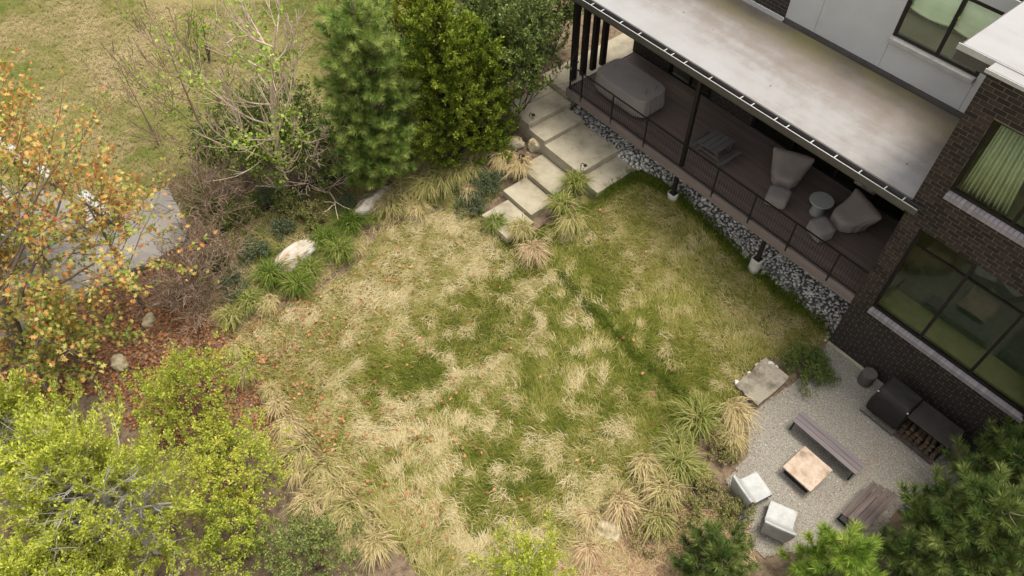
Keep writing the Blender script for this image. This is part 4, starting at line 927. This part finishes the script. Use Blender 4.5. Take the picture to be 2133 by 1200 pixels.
cedar(None, 5.9, 1.75, 51, 'feathery yellow-green cedar between the pine and the dark evergreen', 'cedar_green', 'bark_dark', 130, 330, .075, .56, .42, .02, .15, px=(945, 330))
cedar(None, 4.6, 1.35, 56, 'lower feathery cedar right beside the upper concrete steps', 'cedar_green', 'bark_dark', 90, 300, .075, .52, .45, .02, .15, px=(1005, 300))
cedar(None, 5.6, 1.5, 57, 'olive yellow cedar at the top edge behind the tall pine', 'cedar_leaf', 'bark_dark', 100, 240, .08, .40, .42, .02, .1, px=(890, 215))
cedar((-9.7, -2.9, 0), 4.9, 2.15, 52, 'big yellow-green cedar with silvery branches in the lower left corner', 'cedar_leaf', nb=95, dens=190, leaf=.055, cb=.57, bare=.31, power=.45, zlow=.2, lev=2, kids=(3, 4), show=.05)
cedar((-8.4, -4.1, 0), 4.2, 1.7, 53, 'yellow-green cedar cut off by the bottom edge, left of the small holly', 'cedar_leaf', nb=70, dens=190, leaf=.055, cb=.56, bare=.31, power=.45, zlow=.2, lev=2, kids=(3, 4), show=.04)
cedar((-12.1, -3.7, 0), 4.4, 1.8, 55, 'yellow-green cedar at the left edge below the oak', 'cedar_leaf', nb=70, dens=190, leaf=.055, cb=.54, bare=.31, power=.45, zlow=.2, lev=2, kids=(3, 4), show=.05)
cedar((-3.45, 3.05, 0), 2.6, 1.25, 54, 'sparse bright cedar sapling at the bottom edge over the straw lawn', 'cedar_leaf', nb=24, dens=170, leaf=.05, cb=.5, bare=.3, power=.5, zlow=.25, lev=2, kids=(3, 4), show=.025)

# ---------------- broad-leaved shrubs
def shrub(name, px, py, zc, rx, ry, h, seed, label, mat, leaf=.07, n=9000, cb=.45, stems='bark_dark', tpl='leaf', base=None, lump=.35, cat='shrub', group=None, hollow=.55, cl_=1.6):
    if base is None:
        p = atg(px, py, zc); b = p
    else: b = np.array(base, float)
    s = Skel(seed); r = s.r
    for k in range(9):
        a = k*2.4; s.grow((r.normal()*.05, r.normal()*.05, -.05), (math.cos(a)*rx*.8, math.sin(a)*ry*.8, h*.75), h*.6, .02, 1, .55, (3, 4), .7, .25, .1, .3, 5)
    per = 34; ns = max(20, int(n*.78)//per); v = rdir(r, ns); v[:, 2] = np.abs(v[:, 2])-.25*r.uniform(size=ns); v = unit(v)
    k = 1+lump*2.6*(fbm(v[:, 0]*1.5+20, v[:, 1]*1.5+v[:, 2]*1.3+seed, 1.5, seed)-.5)+.16*r.normal(size=ns)
    R3 = np.array([rx, ry, h*.55]); tt = hollow*.7+(1.04-hollow*.7)*r.uniform(size=(ns, per))**.75
    A_ = v*R3; sp = unit(v*.8+rdir(r, ns, .5))
    ln = min(.55, .45*max(rx, ry)); P_ = (A_*k[:, None])[:, None, :]*(1-.0*tt[:, :, None])+sp[:, None, :]*((tt-1)*ln)[:, :, None]*1.0+r.normal(size=(ns, per, 3))*.035
    inner = r.uniform(size=ns) < .35; P_[inner] *= r.uniform(.45, .85, (inner.sum(), 1, 1))
    P_ = P_.reshape(-1, 3)+np.array([0, 0, h*.45])
    hole = fbm(P_[:, 0]*1.0+P_[:, 2]*.5+30, P_[:, 1]+seed, 2.6/max(rx, .5), seed+3); keep = hole > .36; P_ = P_[keep]; P_ = P_[P_[:, 2] > .02]
    D_ = unit(P_-np.array([0, 0, h*.2]))
    return tree(name, label, cat, b, [('stems', s.mesh('stems', stems)), add_leaves('leaves', P_, D_, r, leaf, mat, tpl, cb, .17, .4, .5, 1.0, cl_, seed)], group)
sh = shrub
sh('evergreen_shrub', 1078, 165, 1.6, 1.15, 1.2, 4.4, 61, 'tall dark glossy evergreen shrub beside the porch columns', 'dark_leaf', .095, 26000, .5)
sh('evergreen_shrub', 1040, 60, 1.5, 1.6, 1.5, 4.2, 62, 'dark evergreen shrub behind the cedar at the top edge', 'dark_leaf', .095, 20000, .52)
sh('evergreen_shrub', 1150, 50, 1.2, 1.0, 1.1, 3.6, 63, 'olive evergreen shrub at the top edge next to the porch roof', 'dark_leaf', .085, 16000, .58)
sh('evergreen_shrub', 570, 330, .8, 1.6, 1.2, 2.9, 64, 'dark green leafy shrub behind the bare tan tree', 'dark_leaf', .09, 20000, .6)
sh('evergreen_shrub', 680, 330, .8, 1.0, 1.0, 2.1, 65, 'green leafy shrub between the bare tan tree and the pine', 'dark_leaf', .10, 11000, .62)
sh('evergreen_shrub', 480, 330, .6, 1.0, 1.0, 2.2, 66, 'green shrub under the thin dark bare tree', 'green_leaf', .08, 9000, .4)
sh('evergreen_shrub', 1005, 150, 1.5, 1.0, 1.0, 4.0, 60, 'dark evergreen shrub filling the gap between the cedar and the tall glossy one', 'dark_leaf', .09, 14000, .55)
sh('leafy_shrub', 610, 250, 1.2, 1.2, 1.0, 2.6, 59, 'mid-green leafy shrub tangled with the crown of the bare tan tree', 'green_leaf', .085, 9000, .34)
sh('leafy_shrub', 838, 190, 1.6, .7, .8, 3.6, 67, 'green shrub with compound leaves between the pine and the cedar', 'green_leaf', .12, 7000, .42)
sh('leafy_shrub', 780, 60, .5, 1.6, 1.4, 3.0, 68, 'yellow-green shrub at the top edge behind the cedar', 'green_leaf', .09, 13000, .68)
sh('leafy_shrub', 415, 80, 1.0, .8, .8, 2.2, 69, 'small yellow-green vine-covered shrub at the top left', 'vine_leaf', .08, 1800, .45)
sh('yaupon_holly', 395, 810, 1.3, 1.15, 1.3, 2.3, 71, 'yellow-green small-leaved holly nearest the leaf litter, left of the lawn', 'yaupon_leaf', .062, 15000, .46)
sh('yaupon_holly', 478, 985, 1.3, 1.1, 1.2, 2.2, 72, 'yellowest small-leaved holly beside the row of grass tufts', 'yaupon_leaf', .060, 16000, .56)
sh('yaupon_holly', 445, 900, 1.0, .6, .6, 1.5, 73, 'small yellow holly between the two larger ones', 'yaupon_leaf', .060, 5000, .55)
sh('yaupon_holly', 470, 1120, 1.2, .8, .8, 2.0, 74, 'olive green holly at the bottom edge below the yellowest one', 'yaupon_leaf', .060, 9000, .36)
sh('leafy_shrub', 640, 1160, .7, .95, .9, 1.4, 75, 'darker green small-leaved shrub at the bottom edge left of the lawn tip', 'green_leaf', .06, 13000, .42)
sh('low_shrub', 1683, 768, .1, .60, .60, .5, 76, 'low olive green shrub where the lawn, brick wall and gravel meet', 'weed', .045, 13000, .16, hollow=.3, lump=.3)
sh('rosemary_bush', 1012, 385, .2, .52, .48, .6, 77, 'grey-green bush touching the stepping slabs', 'grey_leaf', .055, 4500, .42, hollow=.3)
sh('rosemary_bush', 980, 425, .2, .48, .42, .5, 78, 'low grey-green bush at the lawn edge below the stepping slabs', 'grey_leaf', .055, 3800, .35, hollow=.3)
for i, (px, py, rx, lab) in enumerate(((590, 478, .45, 'grey-green bush behind the long white boulder'), (534, 528, .55, 'grey-green bush left of the long white boulder'), (491, 598, .55, 'grey-green bush nearest the leaf litter in the left bed'), (633, 427, .42, 'grey-green bush just below the black pipe'), (722, 424, .40, 'grey-green bush left of the white and rust boulder'), (560, 410, .4, 'small blue-green plant under the bare tan tree'))):
    sh('rosemary_bush', px, py, .2, rx, rx*.8, rx*1.05, 80+i, lab, 'grey_leaf', .05, int(8000*rx*rx+1200), .4, hollow=.3)
for i, (px, py, rx, lab) in enumerate(((1480, 1030, .6, 'green weedy vines beside the nearer white chair'), (1500, 935, .42, 'dark green weeds below the straw-coloured tuft at the gravel edge'), (1345, 1110, .62, 'green vines at the bottom edge around the mossy rock'), (1535, 1085, .45, 'green weeds behind the white chairs'), (1420, 1075, .55, 'olive weeds in the dead grass at the bottom edge'))):
    sh('weed_patch', px, py, .1, rx, rx*.85, .5, 90+i, lab, 'weed', .055, int(6500*rx*rx+900), .46+.06*(i % 3), hollow=.2, cat='weeds')
for i, (px, py, rx, lab) in enumerate(((430, 430, .7, 'green undergrowth below the thin dark bare tree'), (500, 460, .6, 'mixed undergrowth behind the grey-green bushes'), (650, 455, .5, 'low undergrowth between the two white boulders'), (440, 560, .5, 'brownish undergrowth next to the twiggy shrub'), (600, 440, .5, 'ivy-like ground plants along the black pipe'))):
    sh('undergrowth', px, py, .1, rx, rx*.85, .55, 110+i, lab, 'weed', .07, int(6000*rx*rx+1500), .25+.1*(i % 3), hollow=.2, cat='undergrowth')

# ---------------- bunch grasses
def tuft(px, py, rpx, tone, label, seed, flop=None, tall=1.0, n=330):
    p = atg(px, py, .15); R_ = rpx*mpp(p)*1.15; r = np.random.default_rng(seed); h = R_*.95*tall
    a = r.uniform(0, 2*math.pi, n); L = R_*r.uniform(.55, 1.25, n)
    dx, dy = np.cos(a), np.sin(a)
    if flop is not None: dx = dx*.75+flop[0]; dy = dy*.75+flop[1]
    k = 6; t = np.linspace(0, 1, k)[None, :]
    bx = r.normal(size=n)*R_*.16; by = r.normal(size=n)*R_*.16
    hh = h*r.uniform(.65, 1.15, n)
    swirl = r.normal(size=n)*.25
    X = bx[:, None]+(dx*L)[:, None]*t**1.25+(-dy*L*swirl)[:, None]*t**2; Y = by[:, None]+(dy*L)[:, None]*t**1.25+(dx*L*swirl)[:, None]*t**2
    Z = hh[:, None]*np.sin(np.clip(t*2.25, 0, math.pi*.92))*(1-.25*t)+.01
    P_ = np.stack([X, Y, Z], -1); S_ = unit(np.stack([-dy, dx, np.zeros(n)], -1)+r.normal(size=(n, 3))*.3)
    c = cl(tone+.13*r.normal(size=n))
    V, F, at_ = ribbons(P_, .017*r.uniform(.7, 1.4, n), S_, c, [1, 1, .95, .8, .55, .15])
    o = link('bunch_grass', mesh_np('bunch_grass', V, F, 4, M['tuft'], at_)); o.location = tuple(p); return tag(o, label, 'grass tuft', 'bunch grasses around the lawn')
T = [
 # row down the left edge of the lawn
 (519, 769, 27, .42, 'lone greenish tuft in the leaf litter right of the nearest holly'), (498, 722, 19, .52, 'small tuft at the upper left corner of the lawn'), (565, 812, 19, .55, 'small pale tuft below the lone greenish tuft'), (580, 842, 22, .68, 'straw tuft fourth from the top in the left row'), (608, 880, 27, .70, 'straw tuft just above the gap in the left row'),
 (636, 936, 34, .55, 'large pale green tuft below the gap in the left row'), (625, 979, 22, .68, 'small straw tuft against the yellowest holly'), (677, 970, 36, .52, 'broad tuft on the lawn side of the small straw tuft'), (703, 1016, 37, .58, 'broad pale tuft in the middle of the lower left row'), (651, 1042, 30, .66, 'straw tuft on the holly side of the lower left row'), (732, 1057, 40, .50, 'biggest greenish tuft near the lower end of the left row'), (755, 1094, 27, .66, 'straw tuft below the biggest greenish tuft'), (784, 1128, 34, .60, 'last tuft at the lower end of the left row'), (730, 1115, 24, .64, 'short tuft next to the dark green small-leaved shrub'), (550, 910, 17, .62, 'tiny pale tuft beside the small yellow holly'),
 # left bed
 (568, 580, 36, .14, 'dark green sedge at the lower left end of the long white boulder'), (624, 599, 31, .16, 'green sedge below the long white boulder'), (648, 566, 29, .22, 'green sedge at the lower right of the long white boulder'), (679, 504, 31, .12, 'dark green sedge right of the long white boulder'), (710, 529, 35, .20, 'larger green sedge on the lawn side of the boulders'), (732, 470, 33, .08, 'darkest sedge below the white and rust boulder'), (775, 455, 20, .25, 'small yellow-green sedge at the tip of the white and rust boulder'), (525, 631, 28, .32, 'green sedge at the lower end of the left bed'), (485, 660, 31, .42, 'pale green flopped tuft at the corner of the left bed'), (565, 626, 26, .68, 'straw tuft fallen over at the lawn edge of the left bed'), (738, 513, 24, .70, 'narrow straw tuft behind the larger green sedge'),
 # below the pine and the cedar
 (818, 430, 42, .55, 'large arching tuft right of the white and rust boulder'), (843, 400, 38, .60, 'arching straw tuft below the pine trunk'), (872, 432, 28, .64, 'short straw tuft at the lawn edge below the pine'), (888, 392, 42, .50, 'large fountain tuft in the middle of the bed below the cedar'), (920, 378, 42, .46, 'green fountain tuft right of the middle one'), (956, 360, 35, .48, 'fountain tuft farther right below the cedar'), (988, 357, 31, .50, 'fountain tuft next to the grey-green bush'), (1048, 330, 33, .72, 'dry straw tuft among the yellowish rocks'), (1083, 342, 30, .76, 'dry pinkish tuft leaning on the stepping slab'), (886, 338, 27, .74, 'dry tuft in the shade below the pine and cedar'), (991, 316, 28, .74, 'dry tuft at the foot of the cedar'), (978, 396, 24, .80, 'pinkish dry tuft between the grey-green bushes'), (930, 345, 27, .62, 'tuft tucked under the cedar skirt'),
 # around the stepping slabs
 (1197, 388, 30, .30, 'spiky brown green tuft around the path light at the lowest step'), (1172, 436, 34, .34, 'big green tuft over the end of the stepping slabs'), (1085, 482, 36, .58, 'straw tuft at the end of the stepping slabs'), (1108, 522, 34, .84, 'reddish dead tuft below the stepping slabs'), (1190, 462, 32, .52, 'half green tuft right of the reddish dead one'), (1030, 470, 24, .22, 'small dark green tuft along the edge of the lowest slab'),
 # along the gravel side
 (1449, 882, 48, .34, 'bright green fountain tuft nearest the flat stone slab'), (1523, 858, 44, .72, 'straw-coloured fountain tuft beside the flat stone slab'), (1411, 968, 42, .38, 'green fountain tuft farther down the lawn edge'), (1408, 925, 34, .36, 'green tuft between the two fountain tufts'), (1341, 962, 38, .68, 'straw tuft at the lawn corner left of the green ones'), (1381, 1020, 48, .60, 'wide straw tuft below the green fountain tufts'), (1288, 1048, 44, .80, 'pinkish brown tuft above the mossy rock'), (1365, 1076, 38, .50, 'greenish tuft above the vines at the bottom'), (1229, 1072, 24, .74, 'small straw tuft at the top of the cedar sapling'), (1225, 1140, 30, .88, 'dead brown tuft left of the mossy rock'), (1520, 905, 30, .66, 'drooping straw tuft at the edge of the gravel'), (1460, 985, 28, .45, 'small mixed tuft above the weedy vines'),
]
for i, (px, py, rp, tone, lab) in enumerate(T): tuft(px, py, rp*(1.28 if i < 15 else 1.0), tone+(.06 if i < 15 else 0), lab, 300+i, flop=(.32+.2*math.sin(i*2.1), -.32-.15*math.cos(i*1.3)) if tone > .4 else None, tall=1.0 if tone > .35 else 1.15)

# ---------------- the long lawn grass
def inlawn(n, poly, r):
    P_ = np.array(poly); lo, hi = P_.min(0), P_.max(0); out = []
    while sum(map(len, out)) < n:
        q = r.uniform(lo, hi, (n, 2)); out.append(q[inpoly(q[:, 0], q[:, 1], poly)])
    return np.concatenate(out)[:n]
def blades(cx, cy, per, r, tone, ang, L, H, sig, wid, spread=.45, k=4, tvar=.10):
    n = len(cx)*per; rep = lambda a: np.repeat(a, per)
    a = rep(ang)+r.normal(size=n)*spread; x0 = rep(cx)+r.normal(size=n)*rep(sig); y0 = rep(cy)+r.normal(size=n)*rep(sig)
    l = rep(L)*r.uniform(.6, 1.25, n); h = rep(H)*r.uniform(.5, 1.3, n); curl = r.normal(size=n)*.5
    t = np.linspace(0, 1, k)[None, :]; aa = a[:, None]+curl[:, None]*t
    X = x0[:, None]+np.cos(aa)*l[:, None]*t; Y = y0[:, None]+np.sin(aa)*l[:, None]*t
    Z = g(x0, y0)[:, None]+h[:, None]*np.sin(np.clip(t*2.35, 0, 3.0))*(1-.2*t)+.004
    S_ = unit(np.stack([-np.sin(a), np.cos(a), r.normal(size=n)*.35], -1))
    return ribbons(np.stack([X, Y, Z], -1), wid*r.uniform(.7, 1.4, n), S_, cl(rep(tone)+tvar*r.normal(size=n)), np.linspace(1, .2, k))
def cat(parts):
    V, F, A = [], [], []; n = 0
    for v, f, a in parts: V.append(v); F.append(f+n); A.append(a); n += len(v)
    return np.concatenate(V), np.concatenate(F), np.concatenate(A)
r = np.random.default_rng(99)
C = inlawn(15000, LAWN, r); x, y = C[:, 0], C[:, 1]
west = sm((-9.2-x+(4-y)*.25)/3.5); south = sm((4.8-y)/3)*(1-west); north = sm((y-9.6)/2.2)*sm((x+12.5)/2.0)
edge = segdist(x, y, LAWN[28:36] if len(LAWN) > 33 else LAWN, False)
f1 = fbm(x, y, 2.3, 11); f2 = fbm(x, y, .5, 17); f3 = vn(x, y, 5.5, 23)
score = .50*f1+.22*f2+.28*f3+.12*south-.01*west-.03*north-.05*sm(1-np.hypot(x+6.5, y-7.5)/3.5)
cen = sm(1.15-np.hypot((x+7.0)/3.6, (y-6.5)/3.4)); straw = sm((score-.452+.015*cen+.035*r.normal(size=len(x)))/.21)
green = .13+.85*(f2-.22)*(.35+f3)+.10*r.normal(size=len(x))
tone = green*(1-straw)+(.93+.08*r.normal(size=len(x)))*straw
tone = tone*(1-.85*west)+.85*west*(.78+.7*(f1-.48)+.35*(f3-.5)+.12*r.normal(size=len(x)))
tone = tone*(1-.72*north)+.72*north*(.66+.5*(f1-.5)+.06*r.normal(size=len(x)))
le = sm((1.3-segdist(x, y, LAWN[8:16], False))/1.0); tone = tone*(1-.55*le)+.55*le*(.46+.15*r.normal(size=len(x)))
lush = sm((.45-edge)/.35); tone = tone*(1-.9*lush)+.08*lush
LINE = wpoly([(1168, 572), (1195, 612), (1240, 655), (1290, 705), (1340, 755), (1390, 795), (1440, 838)])
LINE2 = wpoly([(990, 440), (1030, 468), (1062, 500), (1075, 520)])
dl = np.minimum(segdist(x, y, LINE, False), segdist(x, y, LINE2, False))
tone = np.where(dl < .10, .12, tone)
flow = 2.6*math.pi*fbm(x, y, .42, 31)+.8*math.pi*(f1-.5)
ang = np.where(west > .5, .75+1.0*(f1-.5)*2, flow)+r.normal(size=len(x))*.30
H_ = (.085+.06*np.clip(tone, 0, 1))*(1-.3*north); L_ = (.17+.08*np.clip(tone, 0, 1))*(1-.25*north)
parts = [blades(x, y, 11, r, tone, ang, L_, H_, np.full(len(x), .07), .0115, .50, 3)]
d1 = []
for ln in (LINE, LINE2):
    for a, b in zip(ln[:-1], ln[1:]):
        m_ = int(math.dist(a, b)/.04); s_ = r.uniform(size=m_); d1.append(np.stack([a[0]+(b[0]-a[0])*s_, a[1]+(b[1]-a[1])*s_], -1)+r.normal(size=(m_, 2))*.04)
d1 = np.concatenate(d1); parts.append(blades(d1[:, 0], d1[:, 1], 8, r, cl(.08+.09*r.normal(size=len(d1))), r.uniform(0, 6.3, len(d1)), np.full(len(d1), .16), np.full(len(d1), .20), np.full(len(d1), .05), .014, 1.5))
e1 = []                                                         # lush fringe along the rocks
for a, b in zip(LAWN[27:32], LAWN[28:33]):
    m_ = int(math.dist(a, b)/.02); s_ = r.uniform(size=m_); e1.append(np.stack([a[0]+(b[0]-a[0])*s_, a[1]+(b[1]-a[1])*s_], -1)+r.normal(size=(m_, 2))*.10)
e1 = np.concatenate(e1); parts.append(blades(e1[:, 0], e1[:, 1]-.08, 8, r, np.full(len(e1), .10), r.uniform(0, 6.3, len(e1)), np.full(len(e1), .18), np.full(len(e1), .17), np.full(len(e1), .06), .014, 1.5))
V, F, A = cat(parts); o = link('lawn_grass', mesh_np('lawn_grass', V, F, 4, M['lawn_blades'], A)); tag(o, 'long matted straw and green grass covering the whole lawn', 'grass', kind='stuff')
# far short lawn
FAR = wpoly([(-60, -30), (760, -30), (700, 330), (430, 350), (380, 500), (250, 420), (-60, 330)])
C = inlawn(40000, FAR, r); x, y = C[:, 0], C[:, 1]
tn = cl(.52+1.3*(fbm(x, y, .30, 41)-.5)+.5*(vn(x, y, 2.2, 44)-.5)-.42*sm((y-8.5)/4)-.2*sm((-26-x)/8))
V, F, A = blades(x, y, 2, r, tn, r.uniform(0, 6.3, len(x)), np.full(len(x), .13), np.full(len(x), .06), np.full(len(x), .05), .024, 1.2, 2)
o = link('far_lawn_grass', mesh_np('far_lawn_grass', V, F, 4, M['far_blades'], A)); tag(o, 'short tan and green grass of the far lawn', 'grass', kind='stuff')
# dead grass at the bottom edge right of the lawn
DEAD = wpoly([(1150, 1250), (1180, 1150), (1260, 1100), (1330, 1060), (1480, 1050), (1550, 1110), (1540, 1180), (1480, 1250)])
C = inlawn(520, DEAD, r); x, y = C[:, 0], C[:, 1]
V, F, A = blades(x, y, 22, r, cl(.93+1.1*(fbm(x, y, 1.8, 52)-.5)+.12*r.normal(size=len(x))), 3*math.pi*fbm(x, y, .8, 53), np.full(len(x), .42), np.full(len(x), .13), np.full(len(x), .13), .019, 1.0)
o = link('dead_grass', mesh_np('dead_grass', V, F, 4, M['tuft'], A)); tag(o, 'pinkish brown matted dead grass at the bottom edge', 'grass', kind='stuff')
BEDG = wpoly([(430, 420), (560, 400), (720, 380), (860, 400), (990, 330), (1040, 310), (1085, 350), (1000, 435), (900, 440), (790, 480), (720, 560), (640, 610), (560, 640), (470, 690), (420, 640), (430, 540)])
C = inlawn(800, BEDG, r); x, y = C[:, 0], C[:, 1]
V, F, A = blades(x, y, 16, r, cl(.45+1.1*(fbm(x, y, .9, 62)-.45)), 2*math.pi*fbm(x, y, .7, 63), np.full(len(x), .26), np.full(len(x), .14), np.full(len(x), .10), .014, .9)
o = link('bed_grass', mesh_np('bed_grass', V, F, 4, M['tuft'], A)); tag(o, 'thin mixed grass between the plants of the left bed', 'grass', kind='stuff')

# ---------------- fallen leaves
def litter(name, pts, dz, label, size=.085):
    n = len(pts); z = g(pts[:, 0], pts[:, 1])+dz+r.uniform(0, .03, n)
    D = rdir(r, n); D[:, 2] *= .35; N = rdir(r, n, 1.1)
    V, F, a = foliage(np.column_stack([pts, z]), D, N, size*r.uniform(.45, 1.45, n), cl(r.uniform(.1, 1, n)), 'oak', 1.1)
    o = link(name, mesh_np(name, V, F, 3, M['litter'], a)); tag(o, label, 'fallen leaves', kind='stuff')
LB = wpoly([(-60, 700), (250, 590), (390, 530), (440, 620), (480, 690), (530, 770), (600, 860), (650, 930), (700, 1050), (600, 1000), (540, 900), (480, 880), (330, 950), (200, 820), (-60, 900)])
litter('leaf_litter', inlawn(12500, LB, r), 0, 'rusty brown fallen oak leaves covering the bed below the oak', .095)
q = inlawn(14000, LAWN, r); d = segdist(q[:, 0], q[:, 1], LAWN[5:13], False); pr = (np.exp(-d/1.3)*.62+.012)*(.15+2.2*fbm(q[:, 0], q[:, 1], 1.6, 71)**2*1.6); q = q[r.uniform(size=len(q)) < pr]
litter('lawn_leaves', q, .15, 'fallen oak leaves scattered over the left part of the lawn', .10)
q = inlawn(2600, BED, r); litter('bed_leaves', q, .02, 'scattered dead leaves in the planting bed', .08)
q = np.column_stack([r.uniform(-15.4, -11, 46), r.uniform(12.1, 13.6, 46)]); zt = np.select([q[:, 0] < -14.13, q[:, 0] < -13.37, q[:, 0] < -11.7], [1.52, 1.35, 1.19], .98)
D = rdir(r, 46); D[:, 2] *= .2
V, F, a = foliage(np.column_stack([q, zt+.01]), D, rdir(r, 46, 2), .05*r.uniform(.6, 1.2, 46), r.uniform(0, .5, 46), 'oak', 1.0)
tag(link('step_leaves', mesh_np('step_leaves', V, F, 3, M['litter'], a)), 'few small dead leaves on the concrete steps', 'fallen leaves', kind='stuff')
q = np.column_stack([r.uniform(-12, -3.8, 12), r.uniform(14, 16.5, 12)])
V, F, a = foliage(np.column_stack([q, 5.475+(q[:, 1]-13.75)*.0436+.012]), rdir(r, 12)*[1, 1, .2], rdir(r, 12, 2), .06*r.uniform(.6, 1.2, 12), r.uniform(0, .5, 12), 'oak', 1.0)
tag(link('roof_leaves', mesh_np('roof_leaves', V, F, 3, M['litter'], a)), 'few dead leaves lying on the white porch roof', 'fallen leaves', kind='stuff')

# ---------------- stones of the rock bed
rs = random.Random(12)
SM = []
for k in range(10):
    bm = bmesh.new(); bmesh.ops.create_icosphere(bm, subdivisions=1, radius=1); q = np.random.default_rng(500+k)
    pl = q.normal(size=(9, 3)); pl /= np.linalg.norm(pl, axis=1)[:, None]; dd = q.uniform(.5, .9, 9)
    for v in bm.verts:
        p = np.array(v.co)
        for n_, d_ in zip(pl, dd):
            e = p@n_-d_
            if e > 0: p = p-n_*e
        v.co = (p[0]*1.25, p[1]*.95, p[2]*.7)
    me = bpy.data.meshes.new('stone'); bm.to_mesh(me); bm.free(); me.materials.append(M['stone']); SM.append(me)
pts = inlawn(13000, ROCKBED, r); keep = []; cell = {}
for (x, y) in pts:
    if y > 15.7: continue
    s = float(np.clip(np.random.default_rng(int(abs(x*1e4)+abs(y*1e3))).lognormal(-2.82, .30), .035, .12)); ok = True
    cx, cy = int(x/.12), int(y/.12)
    for i in (-1, 0, 1):
        for j in (-1, 0, 1):
            for (a, b, c) in cell.get((cx+i, cy+j), ()):
                if (a-x)**2+(b-y)**2 < (.62*(c+s))**2: ok = False
    if ok: keep.append((x, y, s)); cell.setdefault((cx, cy), []).append((x, y, s))
def inview(p):
    u, v = project(p); return 0 < u < 2133 and 0 < v < 1200 and p[1] < 14.05
order = sorted(range(len(keep)), key=lambda i: (not inview((keep[i][0], keep[i][1], float(g(keep[i][0], keep[i][1])))), -keep[i][2]))
mbV, mbF, n0 = [], [], 0
cache_v = [np.array([v.co[:] for v in me.vertices]) for me in SM]; cache_f = [np.array([p.vertices[:] for p in me.polygons]) for me in SM]
for kk, i in enumerate(order):
    x, y, s = keep[i]; z = float(g(x, y))+s*.35; e = (rs.uniform(-.5, .5), rs.uniform(-.5, .5), rs.uniform(0, 6.3)); mi = rs.randrange(10)
    if kk < 300:
        o = link('stone', SM[mi], rock_bed); o.location = (x, y, z); o.rotation_euler = e; o.scale = (s, s, s)
    else:
        from mathutils import Euler
        Rm = np.array(Euler(e).to_matrix()); v = (cache_v[mi]*s)@Rm.T+[x, y, z]; mbV.append(v); mbF.append(cache_f[mi]+n0); n0 += len(v)
me = mesh_np('small_stones', np.concatenate(mbV), np.concatenate(mbF), 3, surf('stone_mass', [(.17, .16, .15), (.34, .325, .30), (.5, .485, .46)], 5, .85, .5, 20, world=True, bdist=.01, detail=3))
tag(link('small_stones', me, rock_bed), kind='stuff')
# pebbles of the gravel patio
q = inlawn(17000, PATIO, r); q = q[q[:, 1] < 13.6]; n = len(q)
oct_v = np.array([[1, 0, 0], [0, 1, 0], [-1, 0, 0], [0, -1, 0], [0, 0, .7]]); oct_f = np.array([[0, 1, 4], [1, 2, 4], [2, 3, 4], [3, 0, 4]])
s_ = np.clip(r.lognormal(-4.35, .35, n), .006, .03); an = r.uniform(0, 6.3, n); ca, sa = np.cos(an), np.sin(an); el = r.uniform(.6, 1, n)
vx = oct_v[None, :, 0]*s_[:, None]; vy = oct_v[None, :, 1]*(s_*el)[:, None]
V = np.stack([q[:, 0:1]+vx*ca[:, None]-vy*sa[:, None], q[:, 1:2]+vx*sa[:, None]+vy*ca[:, None], -.006+oct_v[None, :, 2]*s_[:, None]*1.3+0*vx], -1).reshape(-1, 3)
F = (oct_f[None]+(np.arange(n)*5)[:, None, None]).reshape(-1, 3)
tag(link('pebbles', mesh_np('pebbles', V, F, 3, M['pebble'], np.repeat(cl(r.beta(2, 2.2, n)), 5))), 'loose pale pebbles over the gravel patio', 'gravel', kind='stuff')
LP = wpoly([(1640, 990), (1640, 1030), (1740, 1050), (1770, 990), (1830, 900), (1860, 925), (1800, 990), (1720, 1020)])
q = inlawn(6000, PATIO, r); d = segdist(q[:, 0], q[:, 1], PATIO); q = q[(r.uniform(size=len(q)) < np.exp(-d/.22)*.45+.012) & (q[:, 1] < 13.7)]
litter('patio_edge_leaves', q, 0, 'small dead leaves drifted along the edges of the gravel patio', .045)
litter('patio_leaves', inlawn(150, LP, r), 0, 'dark leaf scraps on the gravel around the fire table', .035)
